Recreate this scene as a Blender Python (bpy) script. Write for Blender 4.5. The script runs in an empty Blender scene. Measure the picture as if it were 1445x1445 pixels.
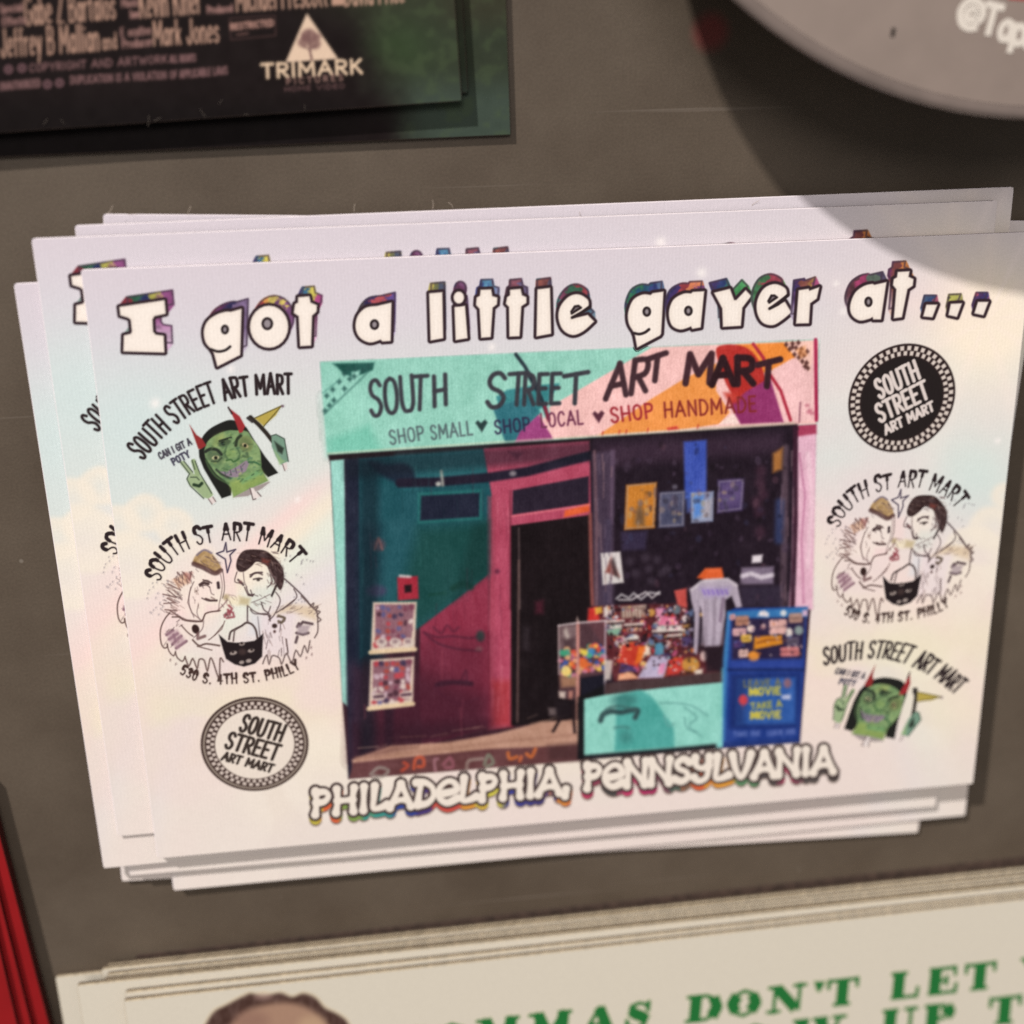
import bpy, math, random
import numpy as np
from mathutils import Matrix, Vector

sc = bpy.context.scene
COL = sc.collection

# ------------------------------------------------------------------ camera, world, lamps
# The middle magnet's top face fixes the camera: its corners in the photograph (1445 px frame).
PHOTO = 1445.0
CORN = np.array([[113.5, 380.5], [1460, 327], [1373, 1106], [222, 1212]], float)
CW = 90.0                                   # width of the magnet, mm


def homography(a, b):
    A = []
    for (x, y), (u, v) in zip(a, b):
        A.append([x, y, 1, 0, 0, 0, -u*x, -u*y, -u])
        A.append([0, 0, 0, x, y, 1, -v*x, -v*y, -v])
    return np.linalg.svd(np.array(A))[2][-1].reshape(3, 3)


def pose():
    T = np.array([[1, 0, -PHOTO/2], [0, 1, -PHOTO/2], [0, 0, 1.0]])
    def fs(asp):
        H = T @ homography([(0, 0), (asp, 0), (asp, 1), (0, 1)], CORN)
        h1, h2 = H[:, 0], H[:, 1]
        f2 = -(h1[0]*h2[0]+h1[1]*h2[1])/(h1[2]*h2[2])
        r = (h1[0]**2+h1[1]**2)/f2+h1[2]**2-((h2[0]**2+h2[1]**2)/f2+h2[2]**2)
        return f2, r/np.sum(H*H)*1e6
    lo, hi = 1.2, 1.55
    s0 = fs(lo)[1] > 0
    for _ in range(80):
        m = (lo+hi)/2
        if (fs(m)[1] > 0) == s0: lo = m
        else: hi = m
    asp = (lo+hi)/2
    f = math.sqrt(fs(asp)[0])
    ch = CW/asp
    # y up in the magnet's own frame, centre at the origin, mm
    H = T @ homography([(-CW/2, ch/2), (CW/2, ch/2), (CW/2, -ch/2), (-CW/2, -ch/2)], CORN)
    M = np.diag([1/f, 1/f, 1]) @ H
    if M[2, 2] < 0: M = -M
    s = (np.linalg.norm(M[:, 0])+np.linalg.norm(M[:, 1]))/2
    r1, r2, t = M[:, 0]/s, M[:, 1]/s, M[:, 2]/s
    r3 = np.cross(r1, r2)
    U, _, V = np.linalg.svd(np.stack([r1, r2, r3], 1))
    return U @ V, t, f, ch


RC, TC, F, CH = pose()                      # p_cam = RC p + TC  (x right, y down, z forward)
TH = 0.38                                   # thickness of one magnet, mm
ZA = 8*TH+0.40                              # height of the middle magnet's face over the board, mm
TC = TC-RC @ np.array([0, 0, ZA])           # origin now on the board
EYE = -RC.T @ TC


def proj(P):
    """mm on the board frame -> photograph pixels"""
    q = P @ RC.T+TC
    return F*q[..., 0]/q[..., 2]+PHOTO/2, F*q[..., 1]/q[..., 2]+PHOTO/2


def at(px, py, z):
    """photograph pixel -> point in the plane at height z (mm)"""
    d = RC.T @ np.array([(px-PHOTO/2)/F, (py-PHOTO/2)/F, 1.0])
    k = (z-EYE[2])/d[2]
    return EYE+k*d


cam = bpy.data.cameras.new('camera'); camo = bpy.data.objects.new('camera', cam); COL.objects.link(camo)
R = RC.T @ np.diag([1, -1, -1])
camo.matrix_world = Matrix.Translation(Vector(EYE/1000)) @ Matrix(R.tolist()).to_4x4()
cam.sensor_width = 36; cam.lens = F/PHOTO*36
cam.clip_start = 0.005; cam.clip_end = 20
cam.dof.use_dof = True
foc = at(820, 540, ZA)
cam.dof.focus_distance = float((RC @ foc+TC)[2])/1000
cam.dof.aperture_fstop = 12.5
sc.camera = camo

sc.view_settings.view_transform = 'Standard'; sc.view_settings.look = 'None'
sc.view_settings.exposure = 0; sc.view_settings.gamma = 1; sc.view_settings.use_curve_mapping = False
sc.cycles.filter_width = 1.6
sc.cycles.use_denoising = False
sc.cycles.max_bounces = 6

w = bpy.data.worlds.new('World'); sc.world = w; w.use_nodes = True
w.node_tree.nodes['Background'].inputs[0].default_value = (1.0, 0.97, 0.94, 1)
w.node_tree.nodes['Background'].inputs[1].default_value = 0.22


def lamp(name, pos, target, power, size, colour):
    l = bpy.data.lights.new(name, 'AREA'); l.energy = power; l.size = size; l.color = colour; l.shape = 'DISK'
    o = bpy.data.objects.new(name, l); COL.objects.link(o)
    p, t = Vector(pos), Vector(target)
    o.location = p; o.rotation_euler = (t-p).to_track_quat('-Z', 'Y').to_euler()
    return o


lamp('shop_spot', (-1.44, 2.12, 1.40), (0, 0, 0), 103.0, 0.09, (1.0, 0.975, 0.945))
lamp('shop_ceiling_light', (-0.2, 0.62, 1.28), (0, 0, 0), 7.2, 0.5, (1.0, 0.96, 0.93))


# ------------------------------------------------------------------ helpers
def s2l(c):
    c = np.clip(np.asarray(c, float)/255.0, 0, 1)
    return np.where(c <= 0.04045, c/12.92, ((c+0.055)/1.055)**2.4)


def mesh_from(name, V, Fq, mat, parent=None, cols=None, smooth=False):
    V = np.asarray(V, np.float32); Fq = np.asarray(Fq, np.int32)
    me = bpy.data.meshes.new(name)
    n = Fq.shape[1]
    me.vertices.add(len(V)); me.vertices.foreach_set('co', V.ravel())
    me.loops.add(Fq.size); me.loops.foreach_set('vertex_index', Fq.ravel())
    me.polygons.add(len(Fq)); me.polygons.foreach_set('loop_start', np.arange(0, Fq.size, n, dtype=np.int32))
    me.update(calc_edges=True)
    if cols is not None:
        a = me.color_attributes.new('ink', 'FLOAT_COLOR', 'POINT')
        c4 = np.ones((len(V), 4), np.float32); c4[:, :3] = cols
        a.data.foreach_set('color', c4.ravel())
    if smooth: me.polygons.foreach_set('use_smooth', np.ones(len(Fq), bool))
    me.materials.append(mat); me.validate()
    o = bpy.data.objects.new(name, me); COL.objects.link(o)
    if parent: o.parent = parent
    return o


def thing(name, label, cat, loc, rz=0, group=None):
    o = bpy.data.objects.new(name, None); COL.objects.link(o)
    o.location = loc; o.rotation_euler = (0, 0, rz); o.empty_display_size = 0.01
    o['label'] = label; o['category'] = cat
    if group: o['group'] = group
    return o


def nodes_mat(name):
    m = bpy.data.materials.new(name); m.use_nodes = True
    return m, m.node_tree, m.node_tree.nodes['Principled BSDF']


def print_mat(name, rough=0.5, weave=0.08, spec=0.12):
    """ink on laminated sheet: colour from the printed picture, fine linen texture in the laminate"""
    m, t, b = nodes_mat(name)
    at_ = t.nodes.new('ShaderNodeAttribute'); at_.attribute_name = 'ink'
    tc = t.nodes.new('ShaderNodeTexCoord')
    n = t.nodes.new('ShaderNodeTexNoise'); n.inputs['Scale'].default_value = 5200; n.inputs['Detail'].default_value = 2
    t.links.new(tc.outputs['Object'], n.inputs['Vector'])
    mp = t.nodes.new('ShaderNodeMapRange'); mp.inputs[1].default_value = 0.25; mp.inputs[2].default_value = 0.75
    mp.inputs[3].default_value = 0.95; mp.inputs[4].default_value = 1.05
    t.links.new(n.outputs['Fac'], mp.inputs[0])
    mx = t.nodes.new('ShaderNodeMix'); mx.data_type = 'RGBA'; mx.blend_type = 'MULTIPLY'; mx.inputs[0].default_value = 1
    t.links.new(at_.outputs['Color'], mx.inputs[6]); t.links.new(mp.outputs[0], mx.inputs[7])
    t.links.new(mx.outputs[2], b.inputs['Base Color'])
    b.inputs['Roughness'].default_value = rough; b.inputs['Specular IOR Level'].default_value = spec
    wv = t.nodes.new('ShaderNodeTexWave'); wv.inputs['Scale'].default_value = 900; wv.inputs['Distortion'].default_value = 3.0
    wv.inputs['Detail'].default_value = 2; wv.inputs['Detail Scale'].default_value = 2
    t.links.new(tc.outputs['Object'], wv.inputs['Vector'])
    bp = t.nodes.new('ShaderNodeBump'); bp.inputs['Strength'].default_value = weave; bp.inputs['Distance'].default_value = 0.00004
    t.links.new(wv.outputs['Fac'], bp.inputs['Height']); t.links.new(bp.outputs['Normal'], b.inputs['Normal'])
    return m


def plain_mat(name, c, rough=0.5, var=0.12, scale=400, metal=0, spec=0.4):
    m, t, b = nodes_mat(name)
    tc = t.nodes.new('ShaderNodeTexCoord')
    n = t.nodes.new('ShaderNodeTexNoise'); n.inputs['Scale'].default_value = scale; n.inputs['Detail'].default_value = 4
    t.links.new(tc.outputs['Object'], n.inputs['Vector'])
    cr = t.nodes.new('ShaderNodeValToRGB')
    lin = s2l(c)
    for e, k in zip(cr.color_ramp.elements, (1-var, 1+var)):
        e.color = tuple(np.clip(lin*k, 0, 1))+(1,)
    cr.color_ramp.elements[0].position = 0.3; cr.color_ramp.elements[1].position = 0.7
    t.links.new(n.outputs['Fac'], cr.inputs[0]); t.links.new(cr.outputs[0], b.inputs['Base Color'])
    b.inputs['Roughness'].default_value = rough; b.inputs['Metallic'].default_value = metal
    b.inputs['Specular IOR Level'].default_value = spec
    return m


def slab_arrays(wd, ht, z0, z1, bev=0.06, r=0.35, seg=4):
    """a rounded-corner sheet (mm, centred) -> rings of a closed body without its printed top"""
    def ring(inset, z):
        pts = []
        rr = max(r-inset, 0.02)
        for cx, cy, a0 in ((1, 1, 0), (-1, 1, 90), (-1, -1, 180), (1, -1, 270)):
            for k in range(seg+1):
                a = math.radians(a0+90*k/seg)
                pts.append((cx*(wd/2-r)+rr*math.cos(a), cy*(ht/2-r)+rr*math.sin(a), z))
        return pts
    rings = [ring(0.03, z0), ring(0, z0+0.05), ring(0, z1-bev), ring(bev*0.35, z1-bev*0.3), ring(bev, z1)]
    return rings


def slab(name, wd, ht, z0, z1, mat, parent):
    rings = slab_arrays(wd, ht, z0, z1)
    n = len(rings[0])
    V = np.array(sum(rings, []))/1000
    me = bpy.data.meshes.new(name)
    faces = []
    for k in range(len(rings)-1):
        for i in range(n):
            j = (i+1) % n
            faces.append((k*n+i, k*n+j, (k+1)*n+j, (k+1)*n+i))
    faces.append(tuple(range(n))[::-1]); faces.append(tuple(range((len(rings)-1)*n, len(rings)*n)))
    me.from_pydata(V.tolist(), [], faces); me.materials.append(mat)
    o = bpy.data.objects.new(name, me); COL.objects.link(o); o.parent = parent
    return o


# ------------------------------------------------------------------ print shop: paints flat artwork as coloured sheets
_rng = np.random.RandomState(7)
_TAB = _rng.rand(64, 64)


def vnoise(x, y):
    xi = np.floor(x).astype(int); yi = np.floor(y).astype(int)
    fx = x-xi; fy = y-yi
    fx = fx*fx*(3-2*fx); fy = fy*fy*(3-2*fy)
    g = lambda a, b: _TAB[b & 63, a & 63]
    return (g(xi, yi)*(1-fx)+g(xi+1, yi)*fx)*(1-fy)+(g(xi, yi+1)*(1-fx)+g(xi+1, yi+1)*fx)*fy


def fbm(x, y, o=4):
    s = 0; a = 0.5
    for k in range(o):
        s = s+a*vnoise(x*2**k+17*k, y*2**k+9*k); a *= 0.5
    return s/(1-0.5**o)


def smooth(e0, e1, x):
    t = np.clip((x-e0)/(e1-e0), 0, 1)
    return t*t*(3-2*t)


def catmull(pts, n=6, closed=False):
    P = [np.array(p, float) for p in pts]
    if len(P) < 3: return [tuple(p) for p in P]
    out = []
    N = len(P)
    rng = range(N) if closed else range(N-1)
    for i in rng:
        p0 = P[(i-1) % N] if closed or i > 0 else P[0]
        p1 = P[i]; p2 = P[(i+1) % N]
        p3 = P[(i+2) % N] if closed or i+2 < N else P[-1]
        for k in range(n):
            t = k/n
            out.append(tuple(0.5*((2*p1)+(-p0+p2)*t+(2*p0-5*p1+4*p2-p3)*t*t+(-p0+3*p1-3*p2+p3)*t**3)))
    if not closed: out.append(tuple(P[-1]))
    return out


def ell(cx, cy, rx, ry, rot=0, n=24, a0=0, a1=360):
    c, s = math.cos(math.radians(rot)), math.sin(math.radians(rot))
    r = []
    for k in range(n if a1-a0 == 360 else n+1):
        a = math.radians(a0+(a1-a0)*k/n)
        x, y = rx*math.cos(a), ry*math.sin(a)
        r.append((cx+x*c-y*s, cy+x*s+y*c))
    return r


class Sheet:
    """flat artwork wd x ht mm; fwd/inv map local mm <-> the space the artwork is drawn in"""
    def __init__(self, wd, ht, res, x0=None, y0=None):
        self.wd, self.ht = wd, ht
        self.x0 = -wd/2 if x0 is None else x0; self.y0 = -ht/2 if y0 is None else y0
        self.nx = int(round(wd*res))+1; self.ny = int(round(ht*res))+1
        self.xs = self.x0+np.linspace(0, wd, self.nx); self.ys = self.y0+np.linspace(0, ht, self.ny)
        self.img = np.zeros((self.ny, self.nx, 3)); self.lab = np.zeros((self.ny, self.nx), np.int16)
        self.cur = 0; self.px = 1.0

    def space(self, fwd, inv, px=None):
        self.fwd, self.inv = fwd, inv
        o = fwd(np.array([0.0]), np.array([0.0])); e = fwd(np.array([1.0]), np.array([0.0]))
        self.px = math.hypot(e[0][0]-o[0][0], e[1][0]-o[1][0]) if px is None else px      # units per mm

    def region(self, pts, m):
        a = np.array(pts, float)
        lx, ly = self.inv(a[:, 0], a[:, 1])
        mm = m/self.px*1.35+0.1
        i0 = max(0, np.searchsorted(self.xs, lx.min()-mm)-1); i1 = min(self.nx, np.searchsorted(self.xs, lx.max()+mm)+1)
        j0 = max(0, np.searchsorted(self.ys, ly.min()-mm)-1); j1 = min(self.ny, np.searchsorted(self.ys, ly.max()+mm)+1)
        if i1 <= i0 or j1 <= j0: return None
        X, Y = np.meshgrid(self.xs[i0:i1], self.ys[j0:j1])
        x, y = self.fwd(X, Y)
        return (slice(j0, j1), slice(i0, i1)), x, y

    def blend(self, sl, al, col, x=None, y=None):
        if callable(col): col = col(x, y)
        col = np.asarray(col, float)
        a = al[..., None]
        self.img[sl] = self.img[sl]*(1-a)+col*a
        if self.cur: self.lab[sl][al > 0.03] = self.cur

    def sdf(self, x, y, pts):
        P = np.array(pts, float); n = len(P)
        d2 = np.full(x.shape, 1e18); ins = np.zeros(x.shape, bool)
        for i in range(n):
            ax, ay = P[i]; bx, by = P[(i+1) % n]
            ex, ey = bx-ax, by-ay
            L = ex*ex+ey*ey
            if L < 1e-12: continue
            t = np.clip(((x-ax)*ex+(y-ay)*ey)/L, 0, 1)
            d2 = np.minimum(d2, (x-ax-t*ex)**2+(y-ay-t*ey)**2)
            c = ((ay > y) != (by > y))
            if ey != 0: ins ^= c & (x < ax+(y-ay)*ex/ey)
        return np.sqrt(d2)*np.where(ins, -1, 1)

    def poly(self, pts, col, soft=1.2, op=1.0, grow=0.0):
        r = self.region(pts, soft+max(grow, 0)+1)
        if r is None: return
        sl, x, y = r
        d = self.sdf(x, y, pts)-grow
        self.blend(sl, op*smooth(soft, -soft, d), col, x, y)

    def line(self, pts, col, rad, soft=1.0, op=1.0, taper=None):
        r = self.region(pts, rad*1.5+soft+1)
        if r is None: return
        sl, x, y = r
        n = len(pts)-1
        best = np.full(x.shape, 1e9)
        for i in range(n):
            ax, ay = pts[i]; bx, by = pts[i+1]
            ex, ey = bx-ax, by-ay
            L = ex*ex+ey*ey+1e-12
            t = np.clip(((x-ax)*ex+(y-ay)*ey)/L, 0, 1)
            d = np.sqrt((x-ax-t*ex)**2+(y-ay-t*ey)**2)
            rr = rad
            if callable(taper): rr = rad*taper((i+t)/n)
            elif taper is not None: rr = rad*(taper[0]+(taper[1]-taper[0])*(i+t)/n)
            best = np.minimum(best, d-rr)
        self.blend(sl, op*smooth(soft, -soft, best), col, x, y)

    def text(self, s, base, h, rad, col, soft=1.0, font=None, up=None, fit=True, gap=0.22, op=1.0, jit=0.0, slant=0.0, wscale=1.0, heavy=None):
        """stroke lettering along a baseline (polyline in drawing space, y down)"""
        font = font or HAND
        B = np.array(base, float)
        seg = np.hypot(*(B[1:]-B[:-1]).T); cum = np.concatenate([[0], np.cumsum(seg)]); tot = cum[-1]
        wid = [font.get(c, (0.5, []))[0] for c in s]
        full = sum(wid)+gap*(len(s)-1)
        k = tot/full if fit else h*wscale
        u0 = 0
        rnd = random.Random(len(s)*31+ord(s[0]))
        for c, wd in zip(s, wid):
            g = font.get(c, (0.5, []))[1]
            dj = rnd.uniform(-jit, jit); hj = 1+rnd.uniform(-jit, jit)
            for st in g:
                if c in ROUND and len(st) > 3: st = catmull(st, 3)
                out = []
                for (gx, gy) in st:
                    u = min(max((u0+gx*wd+slant*gy)*k, -0.1*tot), tot*1.1)
                    i = min(max(np.searchsorted(cum, u)-1, 0), len(seg)-1)
                    t = (u-cum[i])/seg[i]
                    p = B[i]+(B[i+1]-B[i])*t
                    if up is None:
                        j0, j1 = max(i-1, 0), min(i+2, len(B)-1)
                        tg = B[j1]-B[j0]; tg = tg/np.hypot(*tg); nn = np.array([tg[1], -tg[0]])
                    else: nn = np.array(up, float)/h
                    q = p+nn*h*((gy+dj*0.4)*hj)
                    out.append(tuple(q))
                self.line(out, col, rad, soft, op)
                if heavy:
                    for q0, q1, g0, g1 in zip(out[:-1], out[1:], st[:-1], st[1:]):
                        hi, lo = (g0[1], g1[1]) if g0[1] > g1[1] else (g1[1], g0[1])
                        if hi < heavy[0]: continue
                        pa, pb = np.array(q0), np.array(q1)
                        if g0[1] < heavy[0]: pa = pb+(pa-pb)*(g1[1]-heavy[0])/max(g1[1]-g0[1], 1e-6)
                        elif g1[1] < heavy[0]: pb = pa+(pb-pa)*(g0[1]-heavy[0])/max(g0[1]-g1[1], 1e-6)
                        self.line([tuple(pa), tuple(pb)], col, heavy[1], soft, op)
            u0 += wd+gap

    def blur(self, sl, n=1):
        a = self.img[sl]
        for _ in range(n):
            p = np.pad(a, ((1, 1), (1, 1), (0, 0)), 'edge')
            a = (p[:-2, 1:-1]+2*p[1:-1, 1:-1]+p[2:, 1:-1])/4
            p = np.pad(a, ((1, 1), (1, 1), (0, 0)), 'edge')
            a = (p[1:-1, :-2]+2*p[1:-1, 1:-1]+p[1:-1, 2:])/4
        self.img[sl] = a

    def sheet_mesh(self, name, mat, z, parent, step=1, gain=1.0):
        jx = np.unique(np.append(np.arange(0, self.nx, step), self.nx-1)); jy = np.unique(np.append(np.arange(0, self.ny, step), self.ny-1))
        X, Y = np.meshgrid(self.xs[jx], self.ys[jy])
        c = s2l(self.img[np.ix_(jy, jx)])*gain
        V = np.stack([X, Y, np.full_like(X, z)], -1).reshape(-1, 3)/1000
        n, m = len(jx), len(jy)
        idx = np.arange(n*m).reshape(m, n)
        Q = np.stack([idx[:-1, :-1], idx[:-1, 1:], idx[1:, 1:], idx[1:, :-1]], -1).reshape(-1, 4)
        return mesh_from(name, V, Q, mat, parent, c.reshape(-1, 3))

    def part_mesh(self, name, labels, mat, z, parent, gain=1.0):
        k = np.isin(self.lab, labels)
        cell = k[:-1, :-1] | k[1:, :-1] | k[:-1, 1:] | k[1:, 1:]
        j, i = np.nonzero(cell)
        a = j*self.nx+i
        Q = np.stack([a, a+1, a+self.nx+1, a+self.nx], -1)
        u, inv = np.unique(Q, return_inverse=True)
        X = self.xs[u % self.nx]; Y = self.ys[u//self.nx]
        V = np.stack([X, Y, np.full(len(u), z)], -1)/1000
        c = s2l(self.img.reshape(-1, 3)[u])*gain
        return mesh_from(name, V, inv.reshape(-1, 4), mat, parent, c)


def arc(cx, cy, rx, ry, a0, a1, n=10):
    return [(cx+rx*math.cos(math.radians(a0+(a1-a0)*k/n)), cy+ry*math.sin(math.radians(a0+(a1-a0)*k/n))) for k in range(n+1)]


# hand lettering: glyph -> (width, strokes), y up from the baseline
HAND = {
 'A': (.72, [[(.5, 1), (.02, 0)], [(.5, 1), (.98, 0)], [(.2, .36), (.8, .36)]]),
 'B': (.6, [[(.1, 0), (.1, 1)], [(.1, 1), (.7, .96), (.85, .78), (.7, .56), (.1, .52)], [(.1, .52), (.8, .48), (.95, .25), (.75, .02), (.1, 0)]]),
 'C': (.6, [[(.92, .82), (.7, 1), (.35, .97), (.1, .7), (.08, .35), (.3, .03), (.65, 0), (.92, .18)]]),
 'D': (.64, [[(.1, 0), (.1, 1)], [(.1, 1), (.6, .95), (.92, .65), (.92, .35), (.6, .04), (.1, 0)]]),
 'E': (.52, [[(.95, 1), (.1, 1), (.1, 0), (.95, 0)], [(.1, .52), (.8, .52)]]),
 'F': (.5, [[(.95, 1), (.1, 1), (.1, 0)], [(.1, .52), (.8, .52)]]),
 'G': (.64, [[(.92, .82), (.7, 1), (.35, .97), (.1, .7), (.08, .35), (.3, .03), (.65, 0), (.92, .18), (.92, .45), (.6, .45)]]),
 'H': (.62, [[(.08, 0), (.08, 1)], [(.92, 0), (.92, 1)], [(.08, .5), (.92, .5)]]),
 'I': (.16, [[(.5, 0), (.5, 1)]]),
 'J': (.5, [[(.85, 1), (.85, .25), (.6, 0), (.25, .03), (.08, .25)]]),
 'K': (.6, [[(.1, 0), (.1, 1)], [(.9, 1), (.1, .42)], [(.35, .6), (.95, 0)]]),
 'L': (.48, [[(.1, 1), (.1, 0), (.95, 0)]]),
 'M': (.84, [[(.06, 0), (.1, 1), (.5, .3), (.9, 1), (.95, 0)]]),
 'N': (.64, [[(.08, 0), (.08, 1), (.92, 0), (.92, 1)]]),
 'O': (.62, [[(.5, 1), (.18, .88), (.06, .5), (.18, .12), (.5, 0), (.82, .12), (.94, .5), (.82, .88), (.5, 1)]]),
 'P': (.56, [[(.1, 0), (.1, 1)], [(.1, 1), (.75, .96), (.95, .74), (.75, .5), (.1, .46)]]),
 'Q': (.62, [[(.5, 1), (.18, .88), (.06, .5), (.18, .12), (.5, 0), (.82, .12), (.94, .5), (.82, .88), (.5, 1)], [(.6, .3), (.98, -.05)]]),
 'R': (.58, [[(.1, 0), (.1, 1)], [(.1, 1), (.75, .96), (.92, .74), (.75, .52), (.1, .48)], [(.4, .48), (.95, 0)]]),
 'S': (.54, [[(.92, .84), (.65, 1), (.28, .97), (.1, .78), (.25, .58), (.7, .44), (.92, .24), (.7, .02), (.3, 0), (.05, .16)]]),
 'T': (.6, [[(0, 1), (1, 1)], [(.5, 1), (.5, 0)]]),
 'U': (.62, [[(.08, 1), (.08, .3), (.25, .03), (.5, 0), (.75, .03), (.92, .3), (.92, 1)]]),
 'V': (.64, [[(.02, 1), (.5, 0), (.98, 1)]]),
 'W': (.9, [[(.02, 1), (.25, 0), (.5, .8), (.75, 0), (.98, 1)]]),
 'Y': (.62, [[(.02, 1), (.5, .5), (.98, 1)], [(.5, .5), (.5, 0)]]),
 'Z': (.56, [[(.05, 1), (.95, 1), (.05, 0), (.95, 0)]]),
 '0': (.5, [[(.5, 1), (.12, .8), (.1, .2), (.5, 0), (.9, .2), (.88, .8), (.5, 1)]]),
 '3': (.5, [[(.1, .9), (.6, 1), (.85, .75), (.4, .53), (.9, .3), (.6, 0), (.08, .1)]]),
 '4': (.55, [[(.65, 0), (.65, 1), (.05, .35), (.95, .35)]]),
 '5': (.5, [[(.9, 1), (.2, 1), (.15, .55), (.7, .58), (.9, .28), (.6, 0), (.08, .08)]]),
 '.': (.14, [[(.5, 0), (.5, .05)]]),
 ',': (.16, [[(.5, .08), (.3, -.15)]]),
 '@': (1.0, [[(.66, .62), (.5, .7), (.34, .55), (.36, .34), (.5, .28), (.64, .4), (.68, .66), (.66, .34), (.78, .28), (.93, .5), (.86, .82), (.55, .98), (.22, .86), (.06, .5), (.2, .12), (.5, 0), (.78, .08)]]),
 'a': (.52, [[(.85, .62), (.85, 0)], [(.85, .5), (.5, .64), (.15, .45), (.12, .18), (.4, 0), (.85, .15)]]),
 'b': (.52, [[(.12, 1), (.12, 0)], [(.12, .5), (.5, .64), (.85, .45), (.85, .15), (.5, 0), (.12, .12)]]),
 'd': (.52, [[(.86, 1), (.86, 0)], [(.86, .5), (.5, .64), (.15, .45), (.15, .15), (.5, 0), (.86, .12)]]),
 'e': (.5, [[(.12, .33), (.9, .36), (.75, .6), (.4, .63), (.12, .35), (.3, .02), (.85, .08)]]),
 'f': (.34, [[(.9, .98), (.55, .98), (.42, .8), (.42, 0)], [(.05, .6), (.85, .6)]]),
 'i': (.16, [[(.5, .62), (.5, 0)], [(.5, .82), (.5, .86)]]),
 'j': (.2, [[(.6, .62), (.6, -.2), (.1, -.25)], [(.6, .82), (.6, .86)]]),
 'k': (.48, [[(.1, 1), (.1, 0)], [(.85, .6), (.1, .25)], [(.4, .38), (.9, 0)]]),
 'l': (.16, [[(.5, 1), (.5, 0)]]),
 'm': (.8, [[(.08, 0), (.08, .62)], [(.08, .5), (.3, .63), (.48, .5), (.48, 0)], [(.48, .5), (.7, .63), (.92, .5), (.92, 0)]]),
 'n': (.5, [[(.1, 0), (.1, .62)], [(.1, .48), (.5, .64), (.88, .48), (.88, 0)]]),
 'o': (.52, [[(.5, .63), (.12, .48), (.12, .15), (.5, 0), (.88, .15), (.88, .48), (.5, .63)]]),
 'p': (.52, [[(.12, .62), (.12, -.3)], [(.12, .5), (.5, .64), (.85, .45), (.85, .15), (.5, 0), (.12, .12)]]),
 'r': (.36, [[(.15, 0), (.15, .62)], [(.15, .45), (.5, .63), (.95, .58)]]),
 's': (.44, [[(.85, .52), (.5, .64), (.15, .5), (.3, .36), (.8, .24), (.8, .06), (.4, 0), (.08, .1)]]),
 't': (.36, [[(.45, .9), (.45, .1), (.8, 0)], [(.05, .62), (.9, .62)]]),
 'v': (.46, [[(.05, .62), (.5, 0), (.95, .62)]]),
 'y': (.46, [[(.05, .62), (.5, .05)], [(.95, .62), (.35, -.28)]]),
 'c': (.46, [[(.88, .5), (.5, .64), (.12, .45), (.12, .15), (.5, 0), (.9, .12)]]),
 'h': (.5, [[(.1, 0), (.1, 1)], [(.1, .48), (.5, .64), (.88, .48), (.88, 0)]]),
 'u': (.5, [[(.1, .62), (.1, .15), (.45, 0), (.88, .15)], [(.88, .62), (.88, 0)]]),
 ' ': (.3, []),
}


ROUND = 'SCOGQJUPRBD035@acesogdbpqfhmnruy'


def crop(x0, y0, s):
    return lambda *p: [(x0+a/s, y0+b/s) for a, b in p]


def plane_space(z, root_xy=(0, 0), rz=0):
    """local mm of a sheet lying at height z with its own position and turn -> photograph pixels"""
    c, s = math.cos(rz), math.sin(rz)
    ox, oy = root_xy
    def fwd(X, Y):
        P = np.stack([ox+c*X-s*Y, oy+s*X+c*Y, np.full(np.shape(X), z)], -1)
        return proj(P)
    def inv(u, v):
        u = np.asarray(u, float); v = np.asarray(v, float)
        D = np.stack([(u-PHOTO/2)/F, (v-PHOTO/2)/F, np.ones_like(u)], -1) @ RC
        k = (z-EYE[2])/D[..., 2]
        x = EYE[0]+k*D[..., 0]-ox; y = EYE[1]+k*D[..., 1]-oy
        return c*x+s*y, -s*x+c*y
    return fwd, inv


PRINT = print_mat('laminated_print')
# ------------------------------------------------------------------ artwork of the souvenir magnet (drawn in photograph pixels)
LAB = {'picture': 1, 'title': 2, 'city': 3, 'monster_l': 4, 'monster_r': 5, 'couple_l': 6, 'couple_r': 7, 'ring_l': 8, 'ring_r': 9}
S = Sheet(CW-0.12, CH-0.12, 15.0)
FWD, INV = plane_space(ZA)
S.space(FWD, INV)
INK = (38, 28, 30)


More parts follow.
